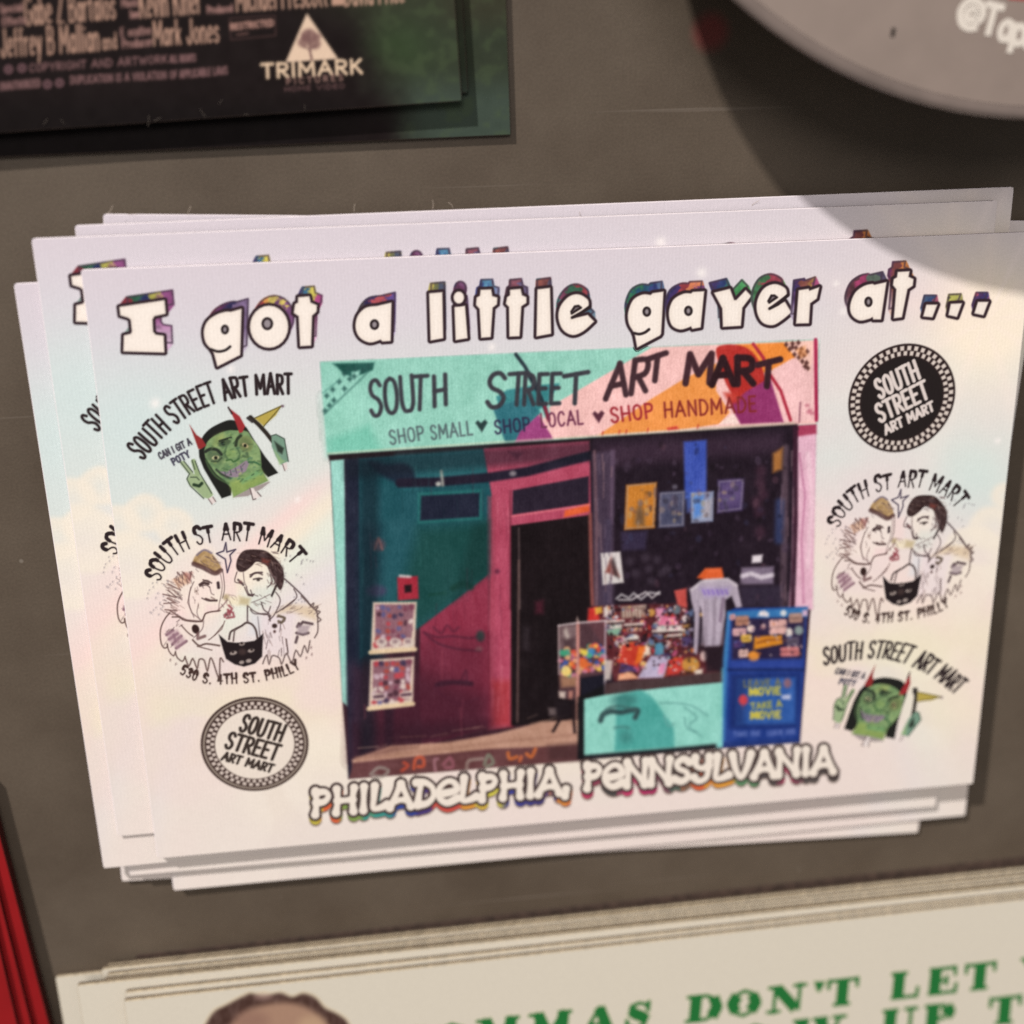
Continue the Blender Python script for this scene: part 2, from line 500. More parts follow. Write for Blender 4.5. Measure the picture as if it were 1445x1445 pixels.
def paint_backdrop(S):
    """pastel sky print: lilac, mint, cream clouds, a faint rainbow, star glints and a glowing corner"""
    X, Y = np.meshgrid(S.xs, S.ys)
    x, y = FWD(X, Y)
    t = (y-330-(x-720)*-0.06)/830.0
    keys = [(0.0, (207, 195, 203)), (0.13, (208, 200, 207)), (0.27, (208, 211, 209)), (0.42, (210, 215, 211)), (0.56, (228, 214, 208)), (0.72, (228, 213, 202)), (0.86, (229, 216, 197)), (1.0, (226, 213, 199))]
    c = np.zeros(x.shape+(3,))
    for k in range(3):
        c[..., k] = np.interp(t, [a for a, _ in keys], [b[k] for _, b in keys])
    def mixin(al, col):
        nonlocal c
        c = c*(1-al[..., None])+np.array(col, float)*al[..., None]
    n = fbm(x/260+3, y/200+1); n2 = fbm(x/90+11, y/70+5)
    mixin(0.75*smooth(900, 1250, x)*smooth(0.1, 0.3, t)*(1-smooth(0.4, 0.7, t))*smooth(0.3, 0.6, n), (222, 204, 205))
    mixin(0.8*np.exp(-(((x-1375)/75)**2+((y-672)/70)**2)), (198, 217, 213))
    mixin(0.7*np.exp(-(((x-190)/130)**2+((y-600)/100)**2)), (198, 216, 215))
    mixin(0.6*np.exp(-(((x-520)/240)**2+((y-700)/90)**2)), (214, 216, 209))
    # clouds: puffs along rising outlines, cream
    for (px, py, r) in ((165, 745, 42), (205, 725, 36), (245, 742, 34), (120, 760, 50), (180, 800, 70), (255, 800, 60), (1405, 745, 38), (1380, 790, 52), (1345, 838, 50), (1300, 900, 70), (1420, 700, 24), (1395, 850, 60), (470, 1090, 90), (300, 1150, 90), (1290, 1080, 70)):
        d = np.hypot(x-px, (y-py)*1.1)-r*(0.82+0.5*(n2-0.3))
        mixin(0.85*smooth(6, -6, d)*(1-0.6*smooth(-4, -r, d)), (233, 222, 206))
    # rainbow: faint bands on a wide arc
    rr = np.hypot(x-760, (y-1260)*1.05)
    for k, col in enumerate(((238, 206, 203), (234, 215, 196), (226, 222, 196), (208, 219, 208), (207, 206, 222))):
        mixin(0.35*np.exp(-((rr-(690-k*34))/19)**2)*smooth(0.32, 0.48, t)*(0.5+0.7*n), col)
    mixin(0.55*smooth(0.45, 0.62, n)*smooth(0.55, 0.75, t), (231, 204, 198))
    dl = ((x-250)*190+(y-870)*210)/283.2                    # distance to the slanting beam of the rainbow
    for k_, col in enumerate(((240, 206, 202), (238, 222, 200), (222, 226, 212))):
        mixin(0.75*np.exp(-((dl-k_*26)/16)**2)*smooth(600, 470, x)*smooth(640, 720, y)*smooth(1000, 850, y), col)
    mixin(0.5*np.exp(-((y-1010-(x-200)*-0.09)/40)**2)*smooth(0.3, 0.6, n2), (228, 219, 186))
    mixin(0.6*smooth(0.82, 0.97, t+0.25*(n-0.5)), (222, 208, 203))
    # glowing corner with rays
    ang = np.arctan2(y-452, x-1392); rad = np.hypot(x-1392, y-452)
    mixin(np.minimum(.95, 0.9*np.exp(-(rad/85)**2)+0.3*np.exp(-(rad/190)**2)), (244, 228, 206))
    ray = 0.5+0.5*np.cos(ang*9+1.1)
    mixin(0.4*ray**5*np.exp(-rad/190), (245, 226, 214))
    mixin(0.42*np.exp(-((np.abs(ang+1.13))/0.05)**2)*np.exp(-rad/230), (247, 230, 226))
    mixin(0.3*np.exp(-(((x-1290)/90)**2+((y-420)/40)**2)), (230, 200, 205))
    for (px, py, r) in ((326, 521, 5), (300, 478, 4), (219, 569, 7), (694, 490, 5), (990, 385, 7), (420, 705, 4), (1190, 440, 5), (1180, 400, 4), (1408, 622, 4)):
        d = np.hypot(x-px, y-py)
        mixin(0.75*np.exp(-(d/r)**2), (244, 236, 232))
    c += (fbm(x/5, y/5, 2)-0.5)[..., None]*4
    S.img[:] = np.clip(c, 0, 255)


# ---- title
def paint_title(S):
    S.cur = LAB['title']
    a = crop(150, 380, 4.379); b = crop(480, 370, 3.6125); g4 = crop(860, 370, 4.516); h5 = crop(1160, 350, 5.07)
    def r3(c, cx, cy, rx, ry, **k):
        return c(*ell(cx, cy, rx, ry, **k))
    gl = []          # (outline, [counters], [inner ink lines], palette)
    gl.append((a((80, 232), (360, 190), (368, 275), (298, 290), (286, 310), (290, 385), (305, 403), (355, 410), (360, 515), (105, 508), (108, 408), (150, 398), (158, 385), (150, 312), (135, 300), (86, 285)), [], [], ((45, 125, 75), (150, 35, 50), (40, 100, 70), (35, 45, 110), (200, 190, 60), (150, 60, 130))))
    gl.append((a(*catmull([(770, 262), (735, 262), (680, 280), (625, 320), (602, 380), (612, 450), (645, 490)], 4), (665, 522), (686, 602), (828, 530), (836, 243)), [r3(a, 733, 372, 19, 24)], [a(*catmull([(648, 495), (690, 508), (735, 500), (765, 478)], 4))], ((110, 30, 75), (140, 40, 60), (95, 35, 90), (45, 40, 95), (120, 90, 140))))
    gl.append((r3(a, 1006, 355, 119, 131), [r3(a, 995, 336, 30, 34)], [], ((75, 40, 90), (195, 50, 45), (235, 140, 50), (220, 190, 70), (120, 60, 120))))
    gl.append((a((1185, 172), (1255, 166), (1263, 205), (1302, 222), (1300, 262), (1272, 287), (1266, 472), (1197, 476), (1188, 290), (1158, 270), (1166, 215), (1184, 205)), [], [], ((45, 40, 90), (60, 45, 110), (50, 120, 170), (225, 205, 60), (190, 50, 130))))
    gl.append((b((262, 205), (258, 402), (216, 405), (205, 395), *catmull([(200, 398), (150, 410), (100, 385), (78, 335), (88, 275), (130, 232), (190, 222)], 4), (214, 216)), [r3(b, 175, 318, 19, 22)], [], ((160, 165, 70), (80, 80, 70), (50, 35, 90), (190, 60, 70), (90, 60, 150))))
    gl.append((b((453, 158), (521, 152), (526, 388), (460, 400)), [], [], ((205, 190, 55), (190, 170, 60), (110, 110, 60), (70, 80, 110))))
    gl.append((b((582, 228), (637, 222), (650, 388), (588, 398)), [], [], ((60, 40, 95), (110, 45, 90), (130, 90, 150))))
    gl.append((r3(b, 605, 180, 27, 31), [], [], ((60, 45, 110), (110, 45, 90), (120, 60, 110))))
    gl.append((b((715, 140), (770, 138), (776, 172), (802, 180), (800, 215), (778, 232), (768, 382), (718, 386), (710, 238), (692, 218), (695, 180), (712, 170)), [], [], ((35, 60, 140), (45, 60, 150), (70, 140, 190), (110, 120, 170))))
    gl.append((b((865, 140), (920, 135), (928, 168), (950, 178), (950, 208), (924, 225), (915, 378), (862, 380), (860, 228), (844, 212), (850, 178), (865, 168)), [], [], ((120, 60, 70), (100, 60, 70), (150, 70, 90), (110, 90, 140))))
    gl.append((b((1005, 138), (1070, 130), (1076, 365), (1000, 379)), [], [], ((40, 110, 100), (140, 65, 55), (130, 60, 60), (90, 80, 110))))
    gl.append((b(*catmull([(1268, 225), (1262, 190), (1215, 163), (1165, 175), (1122, 225), (1112, 285), (1135, 345), (1185, 372), (1240, 352), (1296, 302)], 4), (1262, 268), (1180, 288), (1180, 280)), [b((1178, 252), (1196, 225), (1215, 222), (1228, 232), (1180, 262))], [b((1182, 282), (1230, 258), (1272, 226))], ((40, 150, 130), (120, 50, 80), (50, 110, 80), (170, 50, 60), (40, 90, 120))))
    gl.append((g4((345, 186), (330, 455), (322, 468), (176, 545), (162, 470), *catmull([(150, 440), (122, 390), (118, 320), (150, 240), (210, 205), (262, 208)], 4), (275, 196)), [r3(g4, 238, 315, 21, 26)], [g4(*catmull([(158, 452), (190, 458), (225, 448), (252, 428)], 4))], ((35, 70, 110), (40, 125, 85), (30, 80, 120), (45, 60, 140), (70, 100, 150))))
    gl.append((g4((605, 184), (582, 416), (528, 426), (518, 410), *catmull([(510, 415), (450, 430), (395, 400), (378, 320), (405, 240), (470, 200), (520, 198)], 4), (530, 188)), [r3(g4, 503, 310, 21, 26)], [], ((45, 40, 100), (60, 40, 110), (170, 45, 55), (230, 110, 60), (120, 50, 110))))
    gl.append((g4((664, 194), (768, 168), (795, 240), (808, 240), (868, 176), (905, 215), (848, 290), (838, 406), (722, 413), (718, 295)), [], [], ((60, 45, 110), (40, 60, 130), (40, 110, 110), (60, 160, 80), (60, 150, 70))))
    gl.append((g4(*catmull([(1132, 205), (1120, 165), (1055, 138), (985, 165), (942, 240), (940, 320), (975, 385), (1040, 402), (1100, 370), (1160, 320)], 4), (1118, 250), (1020, 300), (1018, 290)), [g4((1012, 248), (1032, 212), (1052, 212), (1068, 224), (1018, 258))], [g4((1020, 296), (1075, 268), (1135, 210))], ((60, 130, 80), (60, 120, 70), (175, 50, 70), (150, 60, 70), (90, 170, 80))))
    gl.append((g4((1205, 178), (1268, 168), (1275, 180), (1338, 158), (1322, 232), (1280, 262), (1272, 390), (1188, 392)), [], [], ((50, 40, 100), (80, 45, 110), (150, 70, 60), (190, 120, 60), (190, 60, 120))))
    gl.append((h5((462, 242), (422, 512), (366, 512), (360, 495), *catmull([(345, 505), (270, 520), (212, 480), (200, 410), (235, 320), (300, 270), (360, 255)], 4), (375, 262)), [r3(h5, 332, 385, 22, 30)], [], ((100, 45, 60), (90, 45, 55), (165, 40, 90), (90, 110, 95), (70, 60, 90))))
    gl.append((h5((540, 170), (627, 165), (620, 205), (655, 222), (650, 270), (612, 295), (572, 496), (512, 504), (530, 295), (506, 265), (512, 222), (535, 208)), [], [], ((120, 40, 90), (140, 60, 60), (215, 110, 40), (225, 120, 40), (230, 160, 90))))
    gl.append((h5((745, 404), (826, 404), (790, 497), (722, 490)), [], [], ((70, 70, 150), (60, 90, 140), (45, 70, 130), (170, 70, 100))))
    gl.append((h5((920, 398), (1002, 394), (965, 494), (903, 480)), [], [], ((120, 110, 60), (195, 190, 70), (180, 170, 80))))
    gl.append((h5((1115, 384), (1192, 384), (1154, 482), (1088, 468)), [], [], ((190, 60, 90), (80, 45, 110), (60, 50, 130), (120, 60, 120))))
    for k, (out, holes, lines, pal) in enumerate(gl):
        cx = sum(p[0] for p in out)/len(out); x0 = min(p[0] for p in out); x1 = max(p[0] for p in out)
        y1 = max(p[1] for p in out); y0 = min(p[1] for p in out)
        dx = max((760-cx)/640*12, -6); dy = -13.0
        if k == 7: dy = -13
        if k > 18: dx, dy = -2, -12
        pal = np.array(pal, float)
        def col(x, y, x0=x0, x1=x1, pal=pal, k=k, y0=y0, y1=y1):
            u = (x-x0+7)/(x1-x0+18)*len(pal)+2.6*(fbm(x/10+k*3, y/8)-0.5)+0.02*(y-y0)
            i = np.clip(u, 0, len(pal)-1.01); i0 = i.astype(int); f = smooth(0.25, 0.75, i-i0)[..., None]
            c = pal[i0]*(1-f)+pal[np.minimum(i0+1, len(pal)-1)]*f
            fade = smooth(y0+0.28*(y1-y0), y0+0.75*(y1-y0), y)[..., None]*0.55     # lower sides of the letters are printed paler
            c = c*(1-fade)+np.array((205, 190, 205.0))*fade
            c = c*0.72+c.mean(-1, keepdims=True)*0.28
            return c*(0.72+0.4*fbm(x/7, y/7, 2)[..., None])+fade*60
        for q in np.linspace(1, 0.1, 7):
            S.poly([(px+dx*q, py+dy*q) for px, py in out], col, 1.3, 0.95, grow=2.0)
        S.line([(px+dx*1.05, py+dy*1.07) for px, py in out]+[(out[0][0]+dx*1.05, out[0][1]+dy*1.07)], (60, 46, 60), 1.3, 1.5, 0.75)
        S.cur = LAB['title']
        S.poly(out, (45, 30, 36), 1.2, 1.0, grow=4.2)
        S.poly(out, (232, 219, 208), 1.3, 1.0, grow=-0.3)
        def inner(x, y, out=out): return np.array((238, 226, 216.0))+np.zeros(x.shape+(3,))
        S.poly(out, inner, 3.0, 0.9, grow=-5)
        for h in holes:
            S.poly(h, INK, 1.1, 1.0, grow=1.6)
            S.poly(h, (150, 140, 145), 1.5, 0.9, grow=-2.2)
        for l in lines: S.line(l, INK, 2.0, 1.2)
    S.cur = 0


# ---- city lettering: swelling strokes, ends fatter than middles
CITY = {
 'P': [[(.22, 0), (.26, .5), (.2, 1)], [(.2, .92), (.62, .94), (.8, .74), (.62, .52), (.25, .5)]],
 'H': [[(.15, 0), (.2, .5), (.15, 1)], [(.85, 0), (.8, .5), (.85, 1)], [(.2, .5), (.8, .5)]],
 'I': [[(.5, 0), (.5, .5), (.5, 1)]],
 'L': [[(.25, 1), (.22, .5), (.2, .06), (.55, .04), (.95, .16)]],
 'A': [[(.08, 0), (.3, .5), (.5, .98)], [(.92, 0), (.72, .5), (.5, .98)], [(.3, .3), (.72, .3)]],
 'D': [[(.12, .98), (.3, .9), (.25, .5), (.2, .02)], [(.2, .02), (.6, .06), (.85, .35), (.78, .72), (.5, .95), (.25, .97)]],
 'e': [[(.16, .4), (.86, .5), (.78, .82), (.45, .92), (.1, .66), (.1, .25), (.46, .0), (.92, .16)]],
 ',': [[(.5, .12), (.55, .0), (.4, -.16)]],
 'N': [[(.12, 0), (.16, .5), (.12, 1)], [(.12, .95), (.5, .5), (.86, .05)], [(.86, 0), (.84, .5), (.88, 1)]],
 'S': [[(.85, .82), (.55, .98), (.22, .8), (.35, .56), (.7, .42), (.8, .18), (.5, .02), (.12, .14)]],
 'y': [[(.15, 1), (.2, .65), (.5, .52), (.8, .62)], [(.82, 1), (.8, .5), (.7, .1), (.35, -.02), (.12, .15)]],
 'V': [[(.1, 1), (.25, .4), (.5, .02), (.75, .4), (.92, 1)]],
}
CW_ = {'I': .42, ',': .34, 'L': .62, 'e': .74, 'D': .82, 'N': .86, 'A': .84, 'H': .84, 'P': .74, 'S': .7, 'y': .74, 'V': .8}


def paint_city(S):
    S.cur = LAB['city']
    pal = np.array(((190, 175, 60), (220, 90, 50), (120, 150, 70), (50, 140, 130), (40, 60, 140), (60, 45, 110), (200, 70, 60), (215, 140, 50), (205, 195, 70), (50, 55, 140), (55, 50, 110), (220, 130, 50), (190, 50, 90), (60, 60, 60), (200, 50, 100), (170, 40, 90), (70, 90, 80), (220, 90, 50), (225, 150, 50), (80, 130, 90), (70, 65, 65), (180, 50, 90), (75, 70, 70), (60, 55, 55)), float)
    def col(x, y):
        u = np.clip((x-436)/742, 0, 0.999)*(len(pal)-1)+1.2*(fbm(x/16, y/30)-0.5)
        u = np.clip(u, 0, len(pal)-1.01); i = u.astype(int); f = smooth(0.3, 0.7, u-i)[..., None]
        return pal[i]*(1-f)+pal[i+1]*f
    word = ((('PHILADeLPHIA,'), (438, 1150), (806, 1117)), (('PeNNSyLVANIA'), (822, 1113), (1178, 1088)))
    strokes = []
    for s, p0, p1 in word:
        p0 = np.array(p0, float); p1 = np.array(p1, float)
        ws = [CW_[c] for c in s]; tot = sum(ws)
        d = (p1-p0)/tot
        up = np.array((1.0, -33.0))
        u = 0
        for k, (c, w_) in enumerate(zip(s, ws)):
            bob = 0 if c != 'e' else 1
            for st in CITY[c]:
                pts = catmull([tuple(p0+d*(u+gx*w_)+up*gy) for gx, gy in st], 4)
                strokes.append(pts)
            u += w_
    def fat(pts, q, r0, colr, dx=0, dy=0, soft=1.3):
        S.line([(x+dx, y+dy) for x, y in pts], colr, r0, soft, 1.0, lambda t: 1+(q-1)*(2*t-1)**2)
    for dy in (7.5, 5.5, 3.5):
        for st in strokes: fat(st, 1.3, 6.6, (110, 92, 84) if dy == 7.5 else col, 0.5, dy+(.6 if dy == 7.5 else 0), 1.8)
    for st in strokes: fat(st, 1.35, 7.3, (66, 52, 50), 0, 0, 1.4)
    for st in strokes: fat(st, 1.55, 3.9, (228, 215, 202), 0, 0, 1.3)
    S.cur = 0


# ---- shop-front picture
def paint_picture(S):
    S.cur = LAB['picture']
    a = crop(440, 460, 3.6125); b = crop(800, 460, 3.613); c = crop(440, 780, 3.6125); d = crop(780, 780, 3.44)
    e = crop(780, 830, 5.78); f = crop(1010, 840, 6.571); g = crop(440, 490, 4.014)
    P = S.poly; L = S.line
    nz = lambda col, k=14, sx=9, sy=14: (lambda x, y: np.array(col, float)+((fbm(x/sx, y/sy, 3)-0.5)*k*2)[..., None])
    frame = [(453, 512), (1155, 480), (1150, 640), (1144, 858), (1129, 1047), (492, 1099), (484, 1000), (466, 660)]
    P(frame, nz((60, 35, 45), 6), 1.6)
    # right-hand pale pink wall
    P([(1118, 600), (1152, 596), (1147, 860), (1112, 860)], nz((226, 178, 198), 8), 2.2)
    L([(1128, 640), (1136, 700), (1131, 760), (1134, 850)], (190, 120, 155), 1.4, 1.8, .8); L([(1140, 640), (1146, 700), (1140, 800)], (235, 200, 212), 3, 3, .8)
    P([(1122, 598), (1152, 595), (1152, 612), (1124, 616)], (170, 60, 92), 2.5)
    # ---------------- fascia board
    P([(453, 512), (1155, 480), (1152, 597), (463, 641)], nz((146, 205, 188), 7), 1.4, 1, 1.5)
    P([(455, 560), (500, 560), (560, 640), (463, 642)], (150, 212, 193), 14, .6)
    P([(463, 620), (520, 600), (540, 638), (463, 642)], (95, 185, 160), 9, .55)
    P([(920, 490), (1155, 480), (1152, 598), (772, 620), (757, 585)], nz((240, 190, 186), 5), 1.6)
    P([(705, 578), (700, 560), (716, 550), (752, 544), (790, 541), (765, 580), (732, 622), (714, 624)], nz((58, 135, 140), 8), 2.0)
    P([(695, 575), (745, 560), (760, 580), (728, 623), (713, 624)], nz((50, 115, 128), 10), 2.2)
    P(a((1155, 452), (1232, 577), (1035, 594), (1060, 540)), nz((160, 68, 128), 8), 1.6)
    P(a((1160, 425), (1205, 395), (1215, 450), (1180, 470)), (150, 205, 195), 2.5)
    # orange swathe
    P(b((160, 557), (430, 372), (600, 268), (760, 190), (760, 330), (830, 440), (775, 500), (560, 530)), nz((238, 150, 74), 7), 1.6)
    P(b((775, 500), (850, 445), (880, 500)), (244, 214, 205), 1.6)
    P(b((860, 95), (1150, 82), (1168, 158), (1070, 215), (1000, 240), (940, 150)), nz((238, 140, 56), 8), 1.8)
    P(b((1060, 215), (1130, 240), (1120, 330), (1065, 300)), (236, 185, 178), 2)
    P(b(*catmull([(760, 130), (785, 100), (860, 96), (930, 120), (985, 190), (1010, 290), (960, 330), (880, 372), (830, 330), (790, 240)], 4, True)), nz((186, 48, 42), 9), 1.8)
    P(b((850, 372), (1035, 262), (1105, 490), (885, 500), (835, 410)), nz((150, 52, 108), 8), 2.0)
    P(b((800, 340), (900, 340), (870, 390), (830, 400)), (196, 56, 44), 4, .9)
    P(b((1052, 220), (1150, 165), (1265, 200), (1268, 480), (1110, 492)), nz((240, 192, 192), 5), 2.0)
    P(b((1105, 84), (1255, 74), (1240, 235), (1190, 190), (1140, 130)), (243, 196, 182), 1.6)
    L(b((950, 92), (1000, 160), (1030, 240), (1090, 330), (1140, 480)), (176, 40, 62), 2.2, 1.4)
    for (px, py) in ((1118, 95), (1150, 90), (1180, 85), (1135, 118), (1168, 112), (1196, 118), (1160, 145), (1182, 160), (1208, 150), (1200, 180), (1222, 188), (1228, 215), (1225, 130), (1150, 108), (1190, 138), (1214, 206)):
        q = b((px-12, py), (px, py-15), (px+12, py), (px, py+15)); P(q, (84, 45, 42), 1.6, .9)
    P(b((1165, 120), (1215, 100), (1225, 150), (1190, 165)), (226, 140, 66), 3, .5)
    L(b((1268, 70), (1272, 480)), (170, 34, 74), 2.4, 1.5); L(b((1190, 390), (1185, 490)), (120, 60, 80), 1.2, 1.3, .7)
    for (px, py) in ((1225, 405), (1240, 430), (1250, 445), (1232, 440)): P(b(*ell(px, py, 11, 8)), (190, 100, 120), 2.5, .7)
    L(b((155, 560), (520, 538), (880, 507)), (250, 222, 200), 1.5, 2.0, .5)
    for px in (180, 265, 300, 410, 665): L(b((px, 560-(px-160)*.07), (px+4, 540-(px-160)*.07)), (190, 60, 50), 1.0, 1.3, .8)
    P(b((510, 520), (560, 510), (570, 526), (515, 534)), (205, 60, 50), 2.4)
    # diamond strip on the left
    P(g((115, 92), (355, 86), (345, 130), (240, 170), (180, 150), (140, 110)), nz((38, 92, 84), 12), 2)
    P(g((110, 95), (150, 150), (60, 260), (60, 180)), (150, 208, 192), 2.5)
    P(g((225, 140), (275, 130), (262, 180), (230, 200)), (150, 205, 190), 2.5)
    for (px, py) in ((185, 150), (215, 180), (240, 165), (155, 195), (185, 235), (118, 240), (85, 275), (125, 300), (75, 360), (245, 120), (290, 130), (320, 110), (205, 120), (100, 330)):
        P(g((px-15, py), (px, py-17), (px+15, py), (px, py+17)), (40, 84, 80), 2.2, .85)
    L(g((70, 380), (200, 255), (320, 140)), (70, 120, 112), 1.2, 1.6, .7); L(g((60, 260), (150, 190)), (80, 140, 130), 1.0, 1.5, .6)
    # wire and its lamp
    L(a((1040, 145), (1085, 205), (1130, 285), (1170, 370), (1205, 470)), (38, 50, 60), 2.6, 1.4, .95)
    L(a((1110, 250), (1150, 320)), (30, 38, 52), 4.0, 2.0, .8); L(a((1185, 400), (1208, 480)), (150, 40, 66), 2.4, 1.6, .9)
    # lettering of the fascia
    dk = lambda x, y: np.array((62, 62, 70.0))+(smooth(880, 1010, x)*-18)[..., None]*np.array((-.2, 1, 1))
    def tx(s, p0, p1, h, r, colr=(62, 62, 70), so=1.3, **kw): S.text(s, [p0, p1], h, r, colr, so, **kw)
    q = g((335, 390), (585, 355)); tx('SOU', q[0], q[1], 51, 2.8, gap=.12, up=(-3.5, -49))
    q = g((572, 355), (650, 350)); tx('T', q[0], q[1], 48, 2.8, up=(1.5, -47))
    q = g((690, 335), (765, 322)); tx('H', q[0], q[1], 43, 3.0, up=(-1, -42))
    q = g((985, 342), (1120, 340)); tx('S', (686, 575), (712, 573), 46, 3.2, up=(3, -47)); tx('T', (716, 572), (742, 570), 46, 3.0, up=(3, -44))
    tx('REE', (738, 571), (790, 569), 46, 3.0, gap=.16, up=(2, -42)); tx('T', (794, 572), (828, 566), 46, 3.2, up=(2, -41))
    q = b((195, 375), (400, 325)); tx('AR', (854, 563), (912, 551), 50, 4.0, (70, 45, 52), up=(6, -47), gap=.1)
    tx('T', (912, 541), (936, 533), 40, 4.0, (70, 45, 52), up=(4, -35))
    tx('M', (965, 541), (1003, 540), 40, 4.6, (72, 42, 50), up=(5, -41)); tx('AR', (1004, 543), (1064, 541), 40, 4.8, (50, 26, 32), up=(0, -37), gap=.04)
    tx('T', (1066, 549), (1098, 541), 40, 4.4, (62, 34, 42), up=(3, -34))
    tl = (84, 100, 104)
    tx('SHOP', (551, 627), (599, 620), 19, 1.25, tl, 1.1); tx('SMALL', (609, 620), (667, 613), 19, 1.25, tl, 1.1)
    tx('SHOP', (699, 612), (748, 607), 18, 1.3, (48, 44, 74), 1.1); tx('LOCAL', (764, 603), (823, 598), 19, 1.3, (110, 50, 78), 1.1)
    tx('SHOP', (863, 596), (922, 589), 20, 1.5, (160, 40, 50), 1.1); tx('HANDMADE', (938, 589), (1067, 580), 21, 1.4, (138, 44, 42), 1.1)
    for (hx, hy, cc) in ((679, 601, (40, 62, 62)), (844, 588, (92, 46, 62))):
        P([(hx-8, hy-4), (hx-5, hy-8), (hx, hy-4), (hx+5, hy-9), (hx+9, hy-5), (hx+1, hy+9)], cc, 1.6)
    # ---------------- below the fascia
    P([(463, 642), (1125, 599), (1127, 606), (465, 650)], (40, 26, 30), 2.2)
    L([(463, 640), (760, 620), (1120, 597)], (214, 206, 178), 1.2, 1.8, .6)
    P([(466, 650), (486, 648), (489, 800), (494, 1000), (483, 990)], nz((150, 208, 196), 6), 2.0)
    P([(487, 648), (508, 647), (512, 900), (512, 1080), (492, 1098), (488, 900)], nz((36, 40, 60), 8), 3.0)
    P([(506, 647), (684, 634), (694, 690), (694, 815), (594, 884), (508, 930)], nz((30, 84, 94), 9, 14, 30), 2.2)
    P([(560, 642), (686, 634), (690, 668), (570, 690)], (46, 110, 118), 8, .8)
    P([(590, 745), (694, 735), (694, 812), (594, 884), (560, 860)], (26, 74, 68), 16, .75)
    P([(508, 740), (540, 740), (540, 930), (508, 935)], (26, 62, 74), 12, .7)
    # pink surround of the doorway
    P([(682, 633), (832, 622), (834, 735), (724, 745), (723, 1025), (688, 1030), (694, 700)], nz((178, 72, 98), 8, 10, 30), 2.0)
    P([(688, 700), (700, 700), (696, 1020), (688, 1020)], (165, 66, 88), 3, .6)
    P([(694, 960), (722, 960), (722, 1024), (690, 1026)], (170, 52, 58), 8, .8)
    # pipe, hanging lamp
    P(a(*catmull([(290, 690), (380, 705), (470, 700), (520, 740), (520, 800), (450, 805), (340, 750)], 4, True)), (32, 42, 62), 5, .95)
    L(a((450, 800), (640, 795), (900, 772), (1100, 742), (1300, 690), (1420, 660)), nz((36, 30, 48), 6), 6.5, 2.6)
    L(a((660, 740), (668, 810)), (170, 170, 160), 2.2, 2.2, .8); P(a(*ell(645, 805, 14, 12)), (205, 205, 195), 2.5, .85)
    P(a(*ell(1025, 752, 18, 14)), (150, 140, 145), 2.5, .8); P(a((1000, 640), (1080, 645), (1045, 680)), (120, 40, 66), 3, .8)
    # windows above and in the recess
    P(a((540, 850), (868, 832), (868, 985), (540, 1008)), (46, 130, 122), 3, .55)
    P(a((558, 866), (855, 850), (852, 972), (552, 992)), nz((34, 38, 58), 5), 2.2)
    P(a((1025, 838), (1412, 766), (1412, 905), (1022, 962)), nz((42, 32, 48), 5), 2.0)
    P(a((1290, 940), (1415, 905), (1415, 945), (1285, 975)), (222, 92, 46), 2.2)
    P(a((1018, 1022), (1415, 965), (1415, 1445), (1015, 1445)), (26, 17, 20), 2.0)
    P([(721, 742), (834, 727), (838, 870), (832, 1012), (764, 1022), (721, 1024)], nz((28, 18, 22), 5), 2.0)
    L(a((1055, 1030), (1060, 1440)), (96, 78, 78), 1.3, 1.8, .8); L(c((1055, 40), (1048, 860)), (110, 84, 80), 1.5, 1.8, .8)
    P(c((1140, 250), (1180, 240), (1180, 310), (1140, 310)), (90, 30, 48), 5, .7); P(c((1080, 380), (1110, 380), (1105, 500), (1075, 490)), (52, 42, 48), 5, .8)
    P(a(*ell(340, 1115, 35, 32)), (96, 72, 84), 4, .7); L(a((320, 1140), (340, 1080), (360, 1140)), (150, 96, 90), 1.4, 2, .7)
    P(a(*ell(330, 1350, 50, 30)), (86, 60, 100), 5, .6)
    # pink slope of the wall, darker foot
    P(c((552, 382), (900, 112), (905, 500), (905, 890), (560, 985), (548, 700)), nz((146, 50, 74), 8, 12, 30), 2.4)
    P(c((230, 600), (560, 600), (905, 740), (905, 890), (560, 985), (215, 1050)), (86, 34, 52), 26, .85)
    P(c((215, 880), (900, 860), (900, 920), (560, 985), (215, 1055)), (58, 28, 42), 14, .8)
    P(c((370, 790), (420, 790), (410, 985), (372, 990)), (40, 24, 38), 5, .8)
    # marker drawings on the wall
    for st, op in (((((580, 410), (640, 430), (720, 425), (800, 435), (860, 425)), .7)), ((((570, 405), (640, 460), (740, 490), (860, 500)), .75)), ((((620, 380), (660, 410), (690, 370), (720, 400), (750, 380)), .6)), ((((625, 690), (660, 655), (720, 660), (780, 655), (815, 670)), .9)), ((((630, 700), (690, 740), (760, 770), (850, 740)), .6)), ((((760, 655), (785, 600), (790, 650)), .7)), ((((640, 700), (660, 730)), .6))):
        L(c(*catmull(st, 4)), (92, 34, 56), 1.7, 1.8, op)
    L(c((640, 672), (720, 660), (812, 668)), (58, 28, 46), 3.4, 2.5, .8); P(c(*ell(860, 425, 22, 28)), (38, 66, 62), 3.5, .85); P(c(*ell(852, 490, 18, 12)), (150, 110, 110), 3, .7)
    L(c((600, 215), (680, 205)), (22, 70, 62), 2.2, 2.2, .8); L(c((720, 180), (770, 155), (810, 175)), (20, 62, 54), 4.4, 3, .8); P(c(*ell(945, 95, 12, 12)), (90, 34, 60), 3, .8)
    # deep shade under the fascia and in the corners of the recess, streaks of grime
    P([(487, 646), (835, 622), (835, 648), (487, 676)], (18, 26, 36), 9, .5); P([(834, 620), (1122, 600), (1122, 628), (834, 650)], (16, 10, 16), 8, .6)
